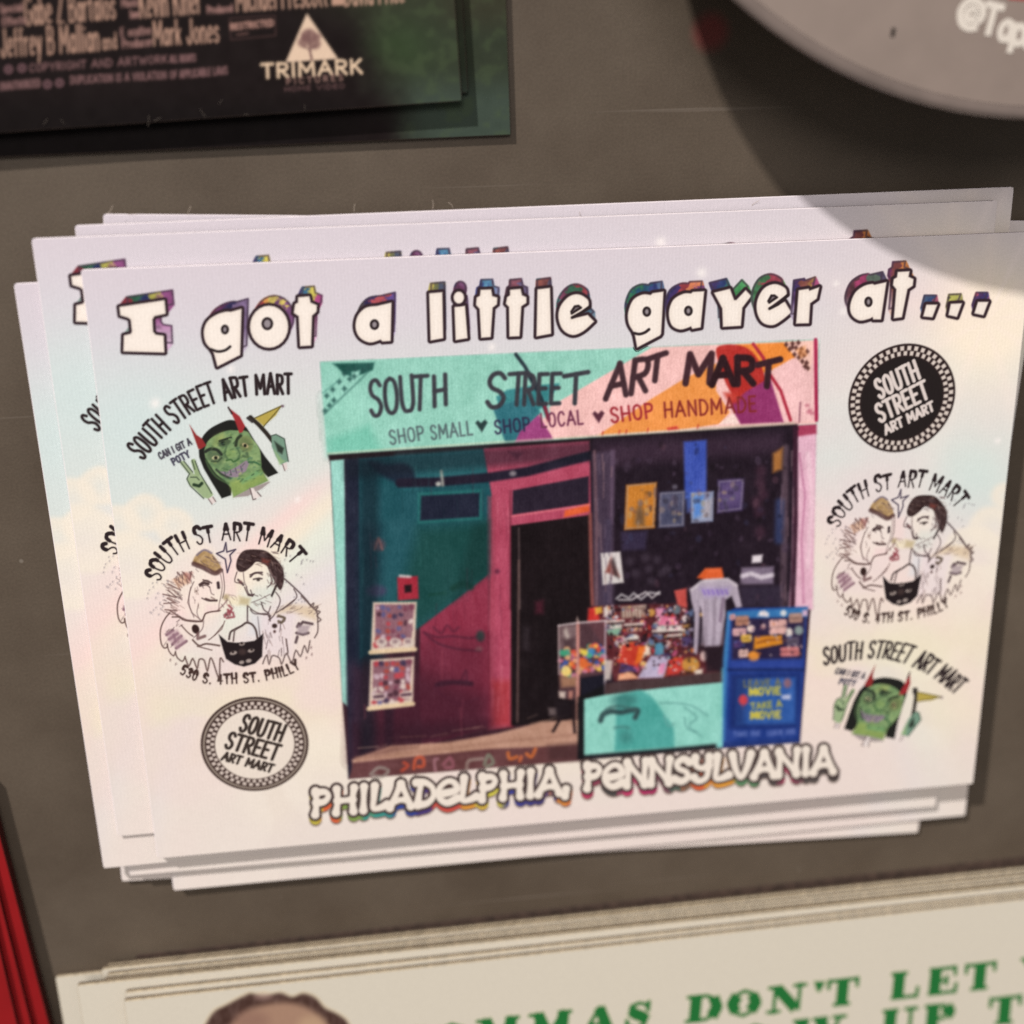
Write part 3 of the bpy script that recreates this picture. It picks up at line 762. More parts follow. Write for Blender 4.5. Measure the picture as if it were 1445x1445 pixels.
    P([(508, 650), (535, 650), (530, 1060), (508, 1070)], (16, 28, 40), 9, .55); P([(668, 740), (692, 735), (692, 808), (640, 850)], (16, 52, 50), 8, .5)
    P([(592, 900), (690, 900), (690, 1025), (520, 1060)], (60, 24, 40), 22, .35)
    rn = random.Random(77)
    for _ in range(70):
        px, py = rn.uniform(510, 690), rn.uniform(650, 1010); ln = rn.uniform(10, 50)
        L([(px, py), (px+rn.uniform(-2, 2), py+ln)], rn.choice(((16, 50, 54), (60, 120, 120), (90, 40, 60))) if py < 830 else rn.choice(((84, 30, 48), (170, 80, 96))), .8, 1.6, rn.uniform(.12, .3))
    for _ in range(30):
        px, py = rn.uniform(695, 720), rn.uniform(700, 1010); L([(px, py), (px, py+rn.uniform(10, 40))], rn.choice(((120, 44, 66), (206, 120, 136))), .8, 1.6, rn.uniform(.15, .35))
    for _ in range(40):
        px = rn.uniform(500, 820); py = 1062-(px-500)*.14+rn.uniform(-14, 10); L([(px, py), (px+rn.uniform(8, 40), py-rn.uniform(1, 6))], rn.choice(((214, 178, 150), (120, 84, 76), (90, 60, 60))), .9, 1.5, rn.uniform(.2, .5))
    L(c((900, 400), (905, 880)), (112, 36, 56), 1.2, 2, .7); L(a((1012, 840), (1010, 1440)), (110, 40, 58), 1.2, 1.6, .7); L(a((1020, 970), (1415, 912)), (224, 120, 130), 1.2, 1.6, .7)
    # red box, two sticker racks
    P(c((435, 125), (540, 118), (545, 235), (440, 243)), nz((168, 44, 62), 10), 2.0); P(c((472, 165), (508, 162), (508, 200), (474, 204)), (36, 20, 26), 2.2); L(c((450, 118), (500, 122)), (210, 190, 190), 2, 2, .9)
    rnd = random.Random(4)
    for quad, nx_, ny_ in ((c((312, 252), (535, 250), (525, 492), (300, 508)), 7, 6), (c((300, 545), (522, 530), (515, 770), (290, 795)), 7, 7)):
        A0, A1, A2, A3 = [np.array(p) for p in quad]
        P(quad, (212, 190, 172), 2.2)
        P([tuple(A0*.95+A2*.05), tuple(A1*.95+A3*.05), tuple(A2*.9+A0*.1), tuple(A3*.9+A1*.1)], (140, 96, 108), 2.2)
        L([tuple(A3), tuple(A2)], (222, 196, 160), 3.0, 2)
        for i in range(nx_):
            for j in range(ny_):
                if rnd.random() < .12: continue
                u = (i+.5+rnd.uniform(-.2, .2))/nx_*.86+.07; v = (j+.5+rnd.uniform(-.2, .2))/ny_*.88+.05
                p = (A0*(1-u)+A1*u)*(1-v)+(A3*(1-u)+A2*u)*v
                cc = rnd.choice(((60, 50, 80), (190, 60, 70), (205, 180, 190), (120, 60, 80), (90, 90, 140), (176, 70, 60), (220, 205, 195), (150, 110, 120), (70, 40, 52)))
                P(ell(p[0], p[1], rnd.uniform(2.5, 5), rnd.uniform(2.5, 5), rnd.uniform(0, 90), 6), cc, 2.4, .85)
    for px in (355, 425, 490): P(c(*ell(px, 458, 30, 24)), (216, 200, 188), 2.6, .9); P(c(*ell(px, 452, 14, 10)), (130, 100, 110), 2.6, .7)
    for px, py in ((340, 735), (480, 725)): P(c(*ell(px, py, 34, 22)), (208, 186, 176), 2.6, .9); L(c((px-20, py), (px+22, py-4)), (70, 40, 60), 2, 2, .8)
    # pavement
    P(c((205, 1055), (400, 985), (700, 965), (950, 920), (1170, 862), (1365, 850), (1375, 985), (210, 1085)), nz((186, 142, 122), 12, 30, 6), 2.4)
    P(c((215, 1045), (420, 985), (540, 990), (330, 1040)), (116, 76, 72), 6, .6)
    L(c((230, 1050), (600, 1010), (1000, 960), (1365, 925)), (168, 124, 106), 2.5, 3, .7)
    P(c((210, 1070), (900, 1000), (1380, 980), (1375, 1060), (190, 1152)), nz((106, 64, 66), 8, 30, 6), 2.2)
    P(c((1200, 985), (1400, 965), (1400, 1055), (1210, 1060)), (78, 48, 50), 6, .8)
    for pts, cc in ((((300, 1130), (340, 1095), (390, 1110), (360, 1140), (310, 1135)), (150, 140, 132)), (((460, 1110), (490, 1085), (470, 1070)), (200, 80, 56)), (((520, 1100), (530, 1050), (565, 1045), (570, 1085), (540, 1090)), (214, 92, 58)), (((630, 1110), (625, 1060), (640, 1050)), (170, 120, 130)), (((670, 1080), (705, 1045), (720, 1090), (680, 1095)), (160, 96, 110)), (((790, 1100), (800, 1060), (870, 1050)), (160, 140, 132)), (((880, 1080), (900, 1030), (925, 1070), (890, 1090)), (130, 140, 120)), (((1000, 1020), (1010, 1050), (1045, 1040)), (226, 120, 56)), (((1060, 1060), (1068, 1040)), (220, 110, 60)), (((1095, 1025), (1120, 1040), (1140, 1000)), (226, 120, 56))):
        L(c(*catmull(pts, 4)), cc, 2.2, 2.0, .8)
    # ---------------- display window
    P([(834, 620), (1121, 601), (1117, 800), (1112, 870), (1040, 880), (855, 985), (836, 880)], nz((36, 24, 36), 6), 2.0)
    P(b((150, 600), (1100, 545), (1100, 640), (160, 720)), (66, 46, 64), 12, .8)
    P([(836, 640), (866, 636), (866, 860), (838, 860)], nz((78, 62, 82), 8, 4, 40), 4, .9)
    L(b((140, 640), (150, 1000), (150, 1420)), (130, 96, 104), 2.2, 2.4, .7); L(b((235, 640), (228, 1000)), (104, 82, 106), 3.0, 3, .7); L(b((210, 1000), (205, 1400)), (70, 60, 84), 5, 4, .7)
    L(b((118, 960), (125, 1300), (130, 1420)), (152, 84, 78), 2.6, 2.2, .85)
    L(b((1115, 620), (1110, 1000), (1100, 1430)), (92, 72, 84), 4.5, 3.5, .85); L(b((1165, 520), (1165, 1000), (1150, 1430)), (58, 26, 44), 3.5, 2, .95)
    L(b((1085, 900), (1080, 1090)), (54, 66, 110), 6, 5, .8)
    P(b((595, 590), (712, 580), (712, 850), (600, 880)), nz((62, 84, 176), 9), 3); P(b((605, 850), (640, 850), (632, 950), (612, 950)), (70, 100, 186), 4, .8)
    P(b((302, 810), (458, 796), (448, 1030), (292, 1040)), nz((196, 122, 40), 9), 2.2); P(b((345, 1010), (350, 940), (375, 905), (395, 950), (395, 1020)), (110, 84, 62), 5, .9)
    P(b((470, 846), (602, 838), (598, 1022), (466, 1030)), nz((84, 84, 110), 8), 2.2); P(b((485, 930), (590, 930), (585, 1005), (482, 1010)), (66, 68, 94), 8, .8); P(b(*ell(550, 820, 14, 12)), (130, 124, 140), 3, .7)
    P(b((632, 850), (748, 842), (744, 996), (632, 1004)), nz((136, 152, 186), 8), 2.2); P(b((645, 868), (700, 864), (690, 960), (645, 980)), (76, 128, 204), 5, .9); P(b((700, 890), (740, 880), (735, 980), (690, 975)), (176, 160, 160), 5, .7)
    P(b((768, 785), (905, 775), (895, 940), (765, 955)), nz((80, 64, 108), 10), 2.6); P(b(*ell(832, 855, 50, 62)), (104, 84, 130), 6, .6); P(b(*ell(835, 850, 14, 10)), (50, 38, 70), 4, .7)
    P(b((1050, 650), (1100, 620), (1095, 730), (1050, 748)), (186, 122, 60), 4, .9)
    for (px, py) in ((990, 740), (985, 800), (1000, 860), (965, 900), (980, 950), (985, 1050)): P(b(*ell(px, py, 26, 30)), (84, 50, 68), 6, .55)
    P(b((275, 1050), (410, 1045), (400, 1140), (280, 1145)), (58, 48, 76), 4, .85)
    P(b((172, 1158), (272, 1150), (290, 1308), (182, 1320)), (206, 198, 196), 2.0); P(b((195, 1255), (225, 1180), (270, 1280)), (134, 64, 56), 3, .9); P(b((220, 1200), (240, 1180), (265, 1290), (240, 1270)), (60, 50, 54), 3, .8)
    for (px, py) in ((400, 1180), (460, 1190), (420, 1240), (480, 1260), (320, 1200), (510, 1240), (430, 1300), (350, 1260)): P(b(*ell(px, py, 22, 20)), (76, 64, 78), 5, .55)
    P(b((945, 1170), (998, 1165), (992, 1205), (942, 1208)), (215, 206, 212), 2.4); P(b((890, 1232), (1055, 1225), (1052, 1315), (882, 1318)), (132, 116, 138), 3, .9); L(b((895, 1275), (940, 1262), (990, 1282), (1045, 1270)), (214, 204, 214), 3.2, 2.4, .85)
    P(b((880, 1330), (1100, 1320), (1095, 1430), (890, 1430)), (56, 46, 66), 5, .8)
    L(e((520, 85), (560, 50), (620, 80), (660, 40), (720, 90), (790, 35), (870, 45)), (170, 164, 168), 1.6, 1.6, .9); L(e((540, 95), (640, 95), (760, 30), (810, 80), (870, 30)), (196, 188, 190), 1.4, 1.5, .85)
    rn = random.Random(31)
    for _ in range(150):                                           # dim reflections and small prints behind the glass
        px, py = rn.uniform(240, 1120), rn.uniform(600, 1420); sz = rn.uniform(5, 20)
        P(b(*ell(px, py, sz, sz*rn.uniform(.5, 1.8), rn.uniform(-20, 20), 6)), rn.choice(((92, 74, 96), (66, 50, 72), (20, 12, 18), (104, 70, 84), (58, 60, 92), (28, 18, 26))), 2.2, rn.uniform(.2, .5))
    for quad in (((310, 815), (450, 802), (440, 1022), (300, 1032)), ((478, 855), (594, 848), (590, 1012), (474, 1020)), ((640, 858), (740, 850), (736, 988), (640, 996)), ((776, 795), (896, 785), (887, 930), (772, 945))):
        q = b(*quad); L(q+[q[0]], (150, 140, 150), .9, 1.3, .55)
        for _ in range(9):
            u_, v_ = rn.random(), rn.random(); A0, A1, A2, A3 = [np.array(t) for t in q]; c0 = (A0*(1-u_)+A1*u_)*(1-v_)+(A3*(1-u_)+A2*u_)*v_
            P(ell(c0[0], c0[1], rn.uniform(2, 5), rn.uniform(2, 6), 0, 6), rn.choice(((60, 54, 70), (150, 130, 120), (100, 96, 120), (176, 150, 110))), 1.8, .5)
    for _ in range(26):
        px, py = rn.uniform(150, 235), rn.uniform(640, 1400); L(b((px, py), (px+rn.uniform(-4, 4), py+rn.uniform(40, 140))), rn.choice(((120, 100, 120), (60, 46, 66), (150, 116, 120))), .9, 1.6, .5)
        px, py = rn.uniform(1080, 1165), rn.uniform(620, 1400); L(b((px, py), (px+rn.uniform(-4, 4), py+rn.uniform(40, 140))), rn.choice(((110, 88, 104), (50, 34, 50), (140, 110, 120))), .9, 1.6, .5)
    # toys on the sill
    P(e((285, 160), (600, 130), (900, 130), (1100, 120), (1130, 480), (1300, 640), (1380, 700), (500, 760), (430, 500), (280, 270)), nz((96, 40, 46), 16, 7, 7), 3)
    rnd = random.Random(12)
    cols = ((206, 52, 46), (226, 120, 50), (222, 186, 180), (196, 86, 130), (60, 50, 92), (40, 26, 34), (216, 200, 190), (130, 50, 60), (92, 112, 150), (222, 170, 80), (160, 150, 176), (44, 30, 40))
    for k in range(130):
        px = rnd.uniform(440, 1250); py = rnd.uniform(150, 700)
        if px < 520 and py > 420 or (py > 480 and px > 1150): continue
        P(e(*ell(px, py, rnd.uniform(14, 40), rnd.uniform(14, 36), rnd.uniform(0, 90), 7)), rnd.choice(cols), 2.2, .8)
    for quad, cc in ((((295, 165), (360, 150), (385, 270), (285, 272)), (208, 50, 44)), (((340, 160), (400, 150), (405, 200), (350, 215)), (226, 176, 70)), (((415, 160), (445, 140), (455, 230), (415, 235)), (222, 206, 200)), (((470, 150), (490, 135), (520, 240), (468, 242)), (206, 192, 208)), (((560, 150), (760, 135), (755, 230), (560, 245)), (206, 188, 172)), (((640, 440), (560, 470), (520, 600), (690, 650), (760, 480)), (204, 62, 44)), (((700, 480), (790, 460), (720, 600), (670, 620)), (232, 120, 44)), (((770, 430), (800, 540), (730, 570)), (226, 206, 186)), (((835, 445), (905, 440), (905, 540), (830, 545)), (82, 146, 176)), (((800, 550), (960, 560), (900, 730), (690, 735)), (184, 176, 204)), (((870, 620), (920, 610), (900, 700), (860, 700)), (214, 130, 170)), (((560, 610), (670, 640), (690, 680), (540, 690)), (76, 56, 106)), (((540, 700), (640, 680), (700, 735), (530, 750)), (228, 166, 126)), (((940, 590), (1060, 560), (1070, 690), (930, 710)), (206, 58, 48)), (((840, 165), (900, 160), (905, 240), (850, 245)), (226, 150, 180)), (((860, 240), (1020, 232), (1020, 300), (865, 302)), (222, 120, 156)), (((845, 310), (1055, 302), (1050, 345), (850, 360)), (218, 204, 200)), (((990, 20), (1090, 0), (1095, 160), (1020, 140)), (206, 84, 76)), (((1050, 400), (1130, 395), (1130, 470), (1055, 475)), (70, 54, 100)), (((440, 290), (570, 280), (560, 330), (445, 330)), (206, 200, 190)), (((440, 340), (565, 325), (530, 380), (450, 385)), (130, 176, 150)), (((600, 300), (720, 290), (730, 350), (610, 360)), (206, 150, 136)), (((740, 370), (780, 350), (770, 440), (700, 450)), (40, 24, 30))):
        P(e(*quad), nz(cc, 14, 6, 6), 2.2, .93)
    P(e(*ell(1125, 625, 72, 62)), nz((196, 138, 62), 14, 6, 6), 2.4); P(e(*ell(1090, 690, 50, 26)), (110, 66, 40), 4, .6); P(e(*ell(1232, 555, 30, 42)), (222, 190, 184), 2.5, .9); P(e((1155, 670), (1220, 660), (1220, 700), (1160, 705)), (222, 206, 190), 2.4); P(e(*ell(665, 400, 36, 22)), (214, 206, 196), 2.4, .9); P(e(*ell(1082, 250, 30, 30)), (218, 206, 206), 2.4, .9); P(e(*ell(1010, 175, 34, 40)), (96, 120, 130), 2.6, .85)
    for px in (590, 640, 690, 735): P(e(*ell(px, 165, 20, 14)), (90, 60, 56), 2.6, .6); L(e((px, 190), (px+6, 240)), (150, 110, 100), 1.4, 2, .7)
    def clutter(n, x0, y0, x1, y1, pal, r0, r1, op, seed, mp=e):
        rn = random.Random(seed)
        for _ in range(n):
            px, py = rn.uniform(x0, x1), rn.uniform(y0, y1)
            P(mp(*ell(px, py, rn.uniform(r0, r1), rn.uniform(r0, r1)*.8, rn.uniform(0, 90), 6)), rn.choice(pal), 1.5, op)
    dkp = ((30, 18, 24), (44, 24, 32), (60, 34, 40)); brp = ((232, 220, 210), (240, 200, 190), (228, 110, 70), (236, 190, 110), (200, 90, 130), (110, 130, 180), (120, 170, 160))
    clutter(70, 440, 150, 1120, 480, dkp, 9, 22, .8, 21); clutter(90, 430, 140, 1110, 470, brp, 5, 13, .85, 22)
    clutter(30, 500, 470, 1180, 700, dkp, 7, 18, .7, 23); clutter(46, 500, 450, 1180, 710, brp, 5, 12, .8, 24)
    for px in range(560, 760, 26): L(e((px, 150), (px+8, 236)), (120, 84, 76), 1.0, 1.5, .7)
    for (xa, ya, xb, yb) in ((440, 275, 575, 268), (590, 300, 735, 292), (820, 352, 1060, 342), (610, 415, 690, 408), (940, 390, 1040, 382)): L(e((xa, ya), (xb, yb)), (226, 214, 206), 2.2, 1.6, .8); L(e((xa, ya+16), (xb, yb+16)), (54, 34, 38), 1.8, 1.8, .7)
    # shirt with its hat
    P(d((700, 120), (740, 75), (820, 72), (832, 130), (760, 140)), nz((222, 96, 46), 12, 6, 6), 2.4)
    P(d((664, 175), (735, 128), (850, 122), (895, 150), (918, 262), (890, 268), (868, 210), (838, 230), (838, 300), (812, 455), (736, 455), (728, 300), (715, 260), (700, 495), (684, 480), (690, 300), (672, 230)), nz((176, 162, 178), 9, 6, 22), 2.0)
    P(d((715, 170), (860, 170), (830, 215), (740, 215)), (160, 140, 196), 6, .6); L(d((790, 220), (782, 448)), (140, 124, 140), 1.8, 3, .7); L(d((735, 230), (742, 450)), (132, 116, 132), 1.4, 2.4, .7); L(d((828, 225), (812, 330)), (110, 84, 110), 2.0, 2.4, .8)
    for fx, sh in ((705, -22), (728, 26), (748, -26), (768, 22), (778, -30), (800, 20), (822, -24)):
        L(d((fx, 235), (fx+4, 330), (fx-2, 445)), tuple(v+sh for v in (172, 158, 174)), 1.6, 2.4, .55)
    L(d((676, 180), (720, 140), (780, 132), (850, 130), (892, 160)), (204, 194, 200), 1.8, 2.2, .7)
    for fx in (730, 752, 774, 796, 818, 840): L(d((fx, 182), (fx+8, 200)), (132, 104, 186), 1.5, 1.5, .8)
    P(d((735, 460), (830, 450), (830, 575), (745, 580)), (40, 26, 36), 4, .9)
    # glass gumball box
    P(e((48, 305), (205, 280), (430, 265), (430, 700), (225, 735), (210, 925), (50, 890)), (98, 66, 74), 2.4, .75)
    P(e((55, 310), (205, 290), (205, 480), (60, 500)), (150, 128, 128), 4, .6); P(e((90, 350), (110, 320), (140, 400), (110, 430)), (214, 200, 190), 3.5, .7); P(e((80, 420), (190, 400), (170, 510), (90, 500)), (62, 40, 46), 5, .7)
    rnd = random.Random(3)
    for k in range(70):
        px = rnd.uniform(60, 420); py = rnd.uniform(500, 720)-(40 if px > 230 else 0)
        P(e(*ell(px, py, rnd.uniform(16, 30), rnd.uniform(16, 28), 0, 8)), rnd.choice(((230, 110, 50), (232, 190, 80), (206, 110, 140), (226, 80, 60), (60, 150, 130), (60, 90, 170), (228, 170, 120), (200, 120, 150))), 2.0, .85)
    for px, py, r, cc in ((88, 530, 26, (60, 160, 120)), (310, 520, 34, (60, 130, 190)), (260, 525, 26, (230, 210, 80)), (300, 550, 20, (70, 170, 130)), (110, 680, 42, (240, 214, 120)), (250, 610, 40, (226, 110, 50))): P(e(*ell(px, py, r, r)), cc, 2.4, .9)
    P(e((60, 720), (200, 720), (195, 800), (70, 810)), (176, 128, 96), 4, .8); P(e((225, 738), (425, 700), (420, 880), (230, 915)), (28, 26, 40), 2.4); P(e((50, 840), (105, 845), (100, 900), (55, 890)), (216, 196, 184), 2.6, .9); P(e((130, 840), (165, 835), (160, 910), (130, 905)), (206, 140, 124), 2.6, .85)
    L(e((205, 280), (205, 920)), (206, 140, 130), 2.2, 1.8, .9); L(e((48, 305), (52, 700)), (196, 170, 170), 1.2, 1.6, .8); L(e((430, 265), (425, 880)), (190, 176, 186), 1.3, 1.6, .8); L(e((48, 305), (205, 282), (430, 265)), (204, 188, 190), 1.3, 1.6, .85)
    P(e((425, 580), (490, 590), (470, 745), (425, 750)), (220, 206, 196), 3, .8)
    P(e((190, 260), (200, 230), (215, 275)), (206, 180, 170), 2.2, .8)
    # stool and small things beside the door
    P(c((1205, 790), (1250, 790), (1250, 830), (1210, 830)), (120, 104, 104), 3, .8); P(c((1240, 760), (1360, 740), (1345, 830), (1250, 850)), (34, 24, 30), 4, .9); L(c((1265, 850), (1230, 910)), (40, 26, 30), 2, 1.8); L(c((1330, 780), (1340, 915)), (40, 26, 30), 2, 1.8); L(c((1350, 650), (1350, 840)), (184, 130, 116), 1.5, 1.8, .7)
    # sill, turquoise panel with its shadow and moustache drawing
    P(d((255, 632), (560, 605), (830, 575), (832, 625), (560, 650), (250, 695)), nz((74, 54, 56), 6), 2.4)
    P(d((130, 700), (250, 640), (250, 700), (148, 715), (150, 1000), (122, 1000)), (24, 22, 26), 2.4)
    P(d((148, 712), (255, 690), (540, 655), (832, 628), (826, 940), (150, 992)), nz((140, 207, 194), 7), 1.8)
    P(d(*catmull([(330, 690), (400, 670), (440, 672), (490, 710), (545, 790), (585, 850), (590, 945)], 3), (300, 962), (310, 700)), nz((76, 166, 158), 6), 3.5)
    L(d(*catmull([(232, 815), (245, 785), (285, 770), (330, 775), (380, 765), (412, 765), (400, 800)], 4)), (44, 66, 70), 3.6, 2.4, .9); L(d(*catmull([(240, 800), (262, 760), (320, 745), (400, 760)], 4)), (60, 92, 92), 2.4, 2.6, .7)
    P(d(*ell(345, 715, 62, 32)), (52, 112, 108), 8, .7); L(d(*catmull([(300, 850), (335, 845), (370, 850)], 4)), (70, 126, 122), 2, 2.4, .7); P(d(*ell(355, 895, 30, 30)), (56, 120, 116), 8, .55)
    for pts in (((520, 730), (600, 730), (680, 745), (750, 790)), ((540, 790), (560, 840), (590, 830)), ((640, 800), (650, 850), (700, 870)), ((640, 750), (700, 800), (660, 840), (720, 890))): L(d(*catmull(pts, 4)), (96, 156, 150), 1.1, 1.6, .75)
    L(d((150, 993), (560, 960), (785, 938)), (34, 34, 40), 3.4, 2.0, .9); P(d((125, 700), (152, 700), (152, 1003), (122, 1003)), (26, 26, 30), 2.2)
    P(d((820, 560), (842, 560), (832, 945), (790, 950), (826, 900)), (120, 206, 206), 3, .7)
    # blue street box with stickers
    P(f((110, 150), (180, 118), (850, 108), (825, 700), (775, 1362), (65, 1412), (75, 580)), nz((34, 62, 140), 9, 9, 16), 1.8)
    P(f((110, 150), (850, 110), (845, 205), (115, 215)), nz((52, 116, 176), 9), 3); P(f((70, 600), (110, 160), (135, 180), (105, 700), (80, 1350), (65, 1350)), (70, 150, 204), 4, .85)
    P(f((150, 220), (830, 200), (800, 590), (150, 600)), nz((48, 34, 62), 8), 3, .92)
    for x0, y0, x1, y1, cc in ((185, 190, 305, 280, (176, 122, 100)), (680, 165, 800, 250, (176, 136, 122)), (158, 305, 280, 370, (218, 168, 170)), (500, 225, 655, 355, (226, 176, 168)), (600, 480, 770, 560, (206, 122, 122)), (235, 365, 330, 430, (216, 170, 70)), (215, 500, 300, 570, (220, 180, 170)), (130, 175, 180, 225, (210, 150, 150)), (660, 390, 770, 460, (96, 84, 104)), (170, 420, 240, 480, (84, 62, 118))):
        P(f((x0+16, y0+20), (x1-16, y0+16), (x1-16, y1-16), (x0+16, y1-12)), nz(cc, 16, 4, 4), 1.6, .95, grow=2.9)
        L(f((x0+24, (y0+y1)/2+6), (x1-24, (y0+y1)/2)), tuple(v*.62 for v in cc), 1.2, 1.6, .6)
    P(f((360, 385), (610, 365), (620, 450), (350, 505)), nz((216, 136, 34), 16, 5, 5), 2.4); L(f((390, 440), (480, 415), (590, 410)), (150, 84, 34), 2.0, 2.2, .8); P(f(*ell(350, 565, 52, 48)), (226, 142, 52), 2.2); P(f(*ell(325, 310, 36, 34)), (222, 196, 186), 2.2); P(f(*ell(680, 345, 32, 42)), (220, 206, 200), 2.4); P(f(*ell(770, 325, 40, 42)), (150, 168, 160), 2.6, .85); P(f(*ell(440, 290, 26, 26)), (180, 130, 130), 2.6, .8)
    clutter(26, 165, 225, 800, 580, ((206, 170, 160), (190, 110, 60), (110, 70, 110), (70, 90, 150), (220, 200, 190)), 8, 20, .7, 41, f); clutter(20, 165, 225, 800, 580, ((26, 18, 40), (40, 30, 60)), 8, 22, .6, 42, f)
    P(f((390, 190), (410, 150), (450, 140), (490, 165), (490, 200)), (222, 212, 214), 2.4); P(f(*ell(628, 165, 28, 28)), (214, 214, 216), 2.4); P(f((805, 140), (850, 135), (848, 190), (806, 190)), (216, 176, 200), 2.6)
    P(f((120, 605), (815, 595), (810, 690), (125, 690)), (50, 72, 158), 6, .7); L(f((120, 690), (815, 690)), (24, 38, 92), 2.2, 2.2, .8)
    P(f((140, 735), (790, 720), (760, 1230), (130, 1240)), (26, 46, 112), 4, .85); P(f((200, 780), (740, 760), (740, 1190), (190, 1200)), nz((46, 92, 168), 9), 4, .95); P(f((180, 770), (300, 770), (260, 1200), (180, 1200)), (24, 42, 100), 9, .7)
    yl = (206, 190, 70)
    tx('LEAVE A', f((262, 850))[0], f((600, 836))[0], 9, 1.0, (120, 116, 84), 1.2); tx('MOVIE', f((312, 925))[0], f((598, 915))[0], 9.5, 1.3, yl, 1.2)
    P(f((312, 875), (410, 868), (410, 925), (310, 930)), yl, 2.2, .75)
    tx('TAKE A', f((330, 1060))[0], f((612, 1030))[0], 8.5, 1.1, (176, 170, 76), 1.2); tx('MOVIE', f((325, 1145))[0], f((602, 1135))[0], 9.5, 1.3, yl, 1.2); P(f((325, 1085), (420, 1078), (420, 1140), (322, 1145)), yl, 2.2, .75)
    P(f(*ell(255, 970, 42, 48)), (200, 62, 72), 2.4); P(f((245, 1010), (262, 1010), (252, 1050)), (150, 60, 80), 2.4, .7); P(f(*ell(665, 815, 36, 44)), (146, 100, 110), 3, .9); P(f((610, 930), (690, 920), (692, 965), (615, 960)), (200, 200, 220), 2.6, .9)
    tx('TAKE ONE', f((170, 1310))[0], f((410, 1298))[0], 6, .9, (110, 126, 190), 1.4, op=.7); tx('LEAVE ONE', f((480, 1300))[0], f((735, 1282))[0], 6, .9, (110, 126, 190), 1.4, op=.7)
    P(f((80, 1360), (775, 1330), (775, 1365), (70, 1412)), (28, 48, 110), 3, .6)
    S.cur = 0


# ---- round checkered emblem, drawn around its own centre in mm
def paint_ring(S, lab, cx, cy, r, dark, turn):
    S.cur = lab
    f0, i0, p0 = S.fwd, S.inv, S.px
    c, s = math.cos(turn), math.sin(turn)
    S.space(lambda X, Y: (((X-cx)*c-(Y-cy)*s)*10, (-((X-cx)*s+(Y-cy)*c))*10),
            lambda u, v: (cx+(u*c-v*s)/10, cy+(-u*s-v*c)/10), 10.0)
    R_ = r*10
    ink = (40, 28, 28) if dark else (62, 46, 42); pale = (216, 200, 196) if dark else None
    S.poly(ell(0, 0, R_, R_, 0, 64), ink, .9)
    if not dark:
        S.poly(ell(0, 0, R_*.955, R_*.955, 0, 64), (150, 136, 124), .9); S.poly(ell(0, 0, R_*.925, R_*.925, 0, 64), ink, .9)
        S.poly(ell(0, 0, R_*.735, R_*.735, 0, 64), (224, 210, 197), .9)
    else:
        S.poly(ell(0, 0, R_*.765, R_*.765, 0, 64), (30, 24, 24), .9)
    n = 44
    lo, hi = (.745, .9) if not dark else (.78, .965)
    for row in (0, 1):
        ra = lo+(hi-lo)*(row*.5+.04); rb = lo+(hi-lo)*(row*.5+.46)
        for k in range(n):
            a = 2*math.pi*(k+.5*row)/n; da = 2*math.pi/n*.27
            S.poly([(R_*q*math.cos(t), R_*q*math.sin(t)) for q, t in ((ra, a-da), (rb, a-da), (rb, a+da), (ra, a+da))], (206, 190, 180) if not dark else (216, 202, 192), .8, .95)
    tc = (50, 40, 36) if not dark else (214, 200, 194)
    k = R_/60.0
    S.text('SOUTH', [(-22*k, -12*k), (26*k, -12*k)], 21*k, 1.9*k, tc, .7, gap=.2, slant=.05)
    S.text('STREET', [(-31*k, 13*k), (28*k, 13*k)], 20*k, 1.9*k, tc, .7, gap=.2, slant=.05)
    S.text('ART MART', [(-30*k, 29*k), (28*k, 29*k)], 10*k, 1.5*k, tc, .7, gap=.2, slant=.06)
    S.fwd, S.inv, S.px = f0, i0, p0
    S.cur = 0


def similar(S, src, dst):
    """drawing space for a second print of an emblem: photograph px at dst are drawn as at src (similarity on the sheet)"""
    s = [complex(*[float(v[0]) for v in INV(np.array([p[0]]), np.array([p[1]]))]) for p in src]
    d = [complex(*[float(v[0]) for v in INV(np.array([p[0]]), np.array([p[1]]))]) for p in dst]
    k = (s[1]-s[0])/(d[1]-d[0])
    def fwd(X, Y):
        z = (np.asarray(X)+1j*np.asarray(Y)-d[0])*k+s[0]
        return FWD(z.real, z.imag)
    def inv(u, v):
        x, y = INV(np.asarray(u, float), np.asarray(v, float))
        z = (x+1j*y-s[0])/k+d[0]
        return z.real, z.imag
    return fwd, inv


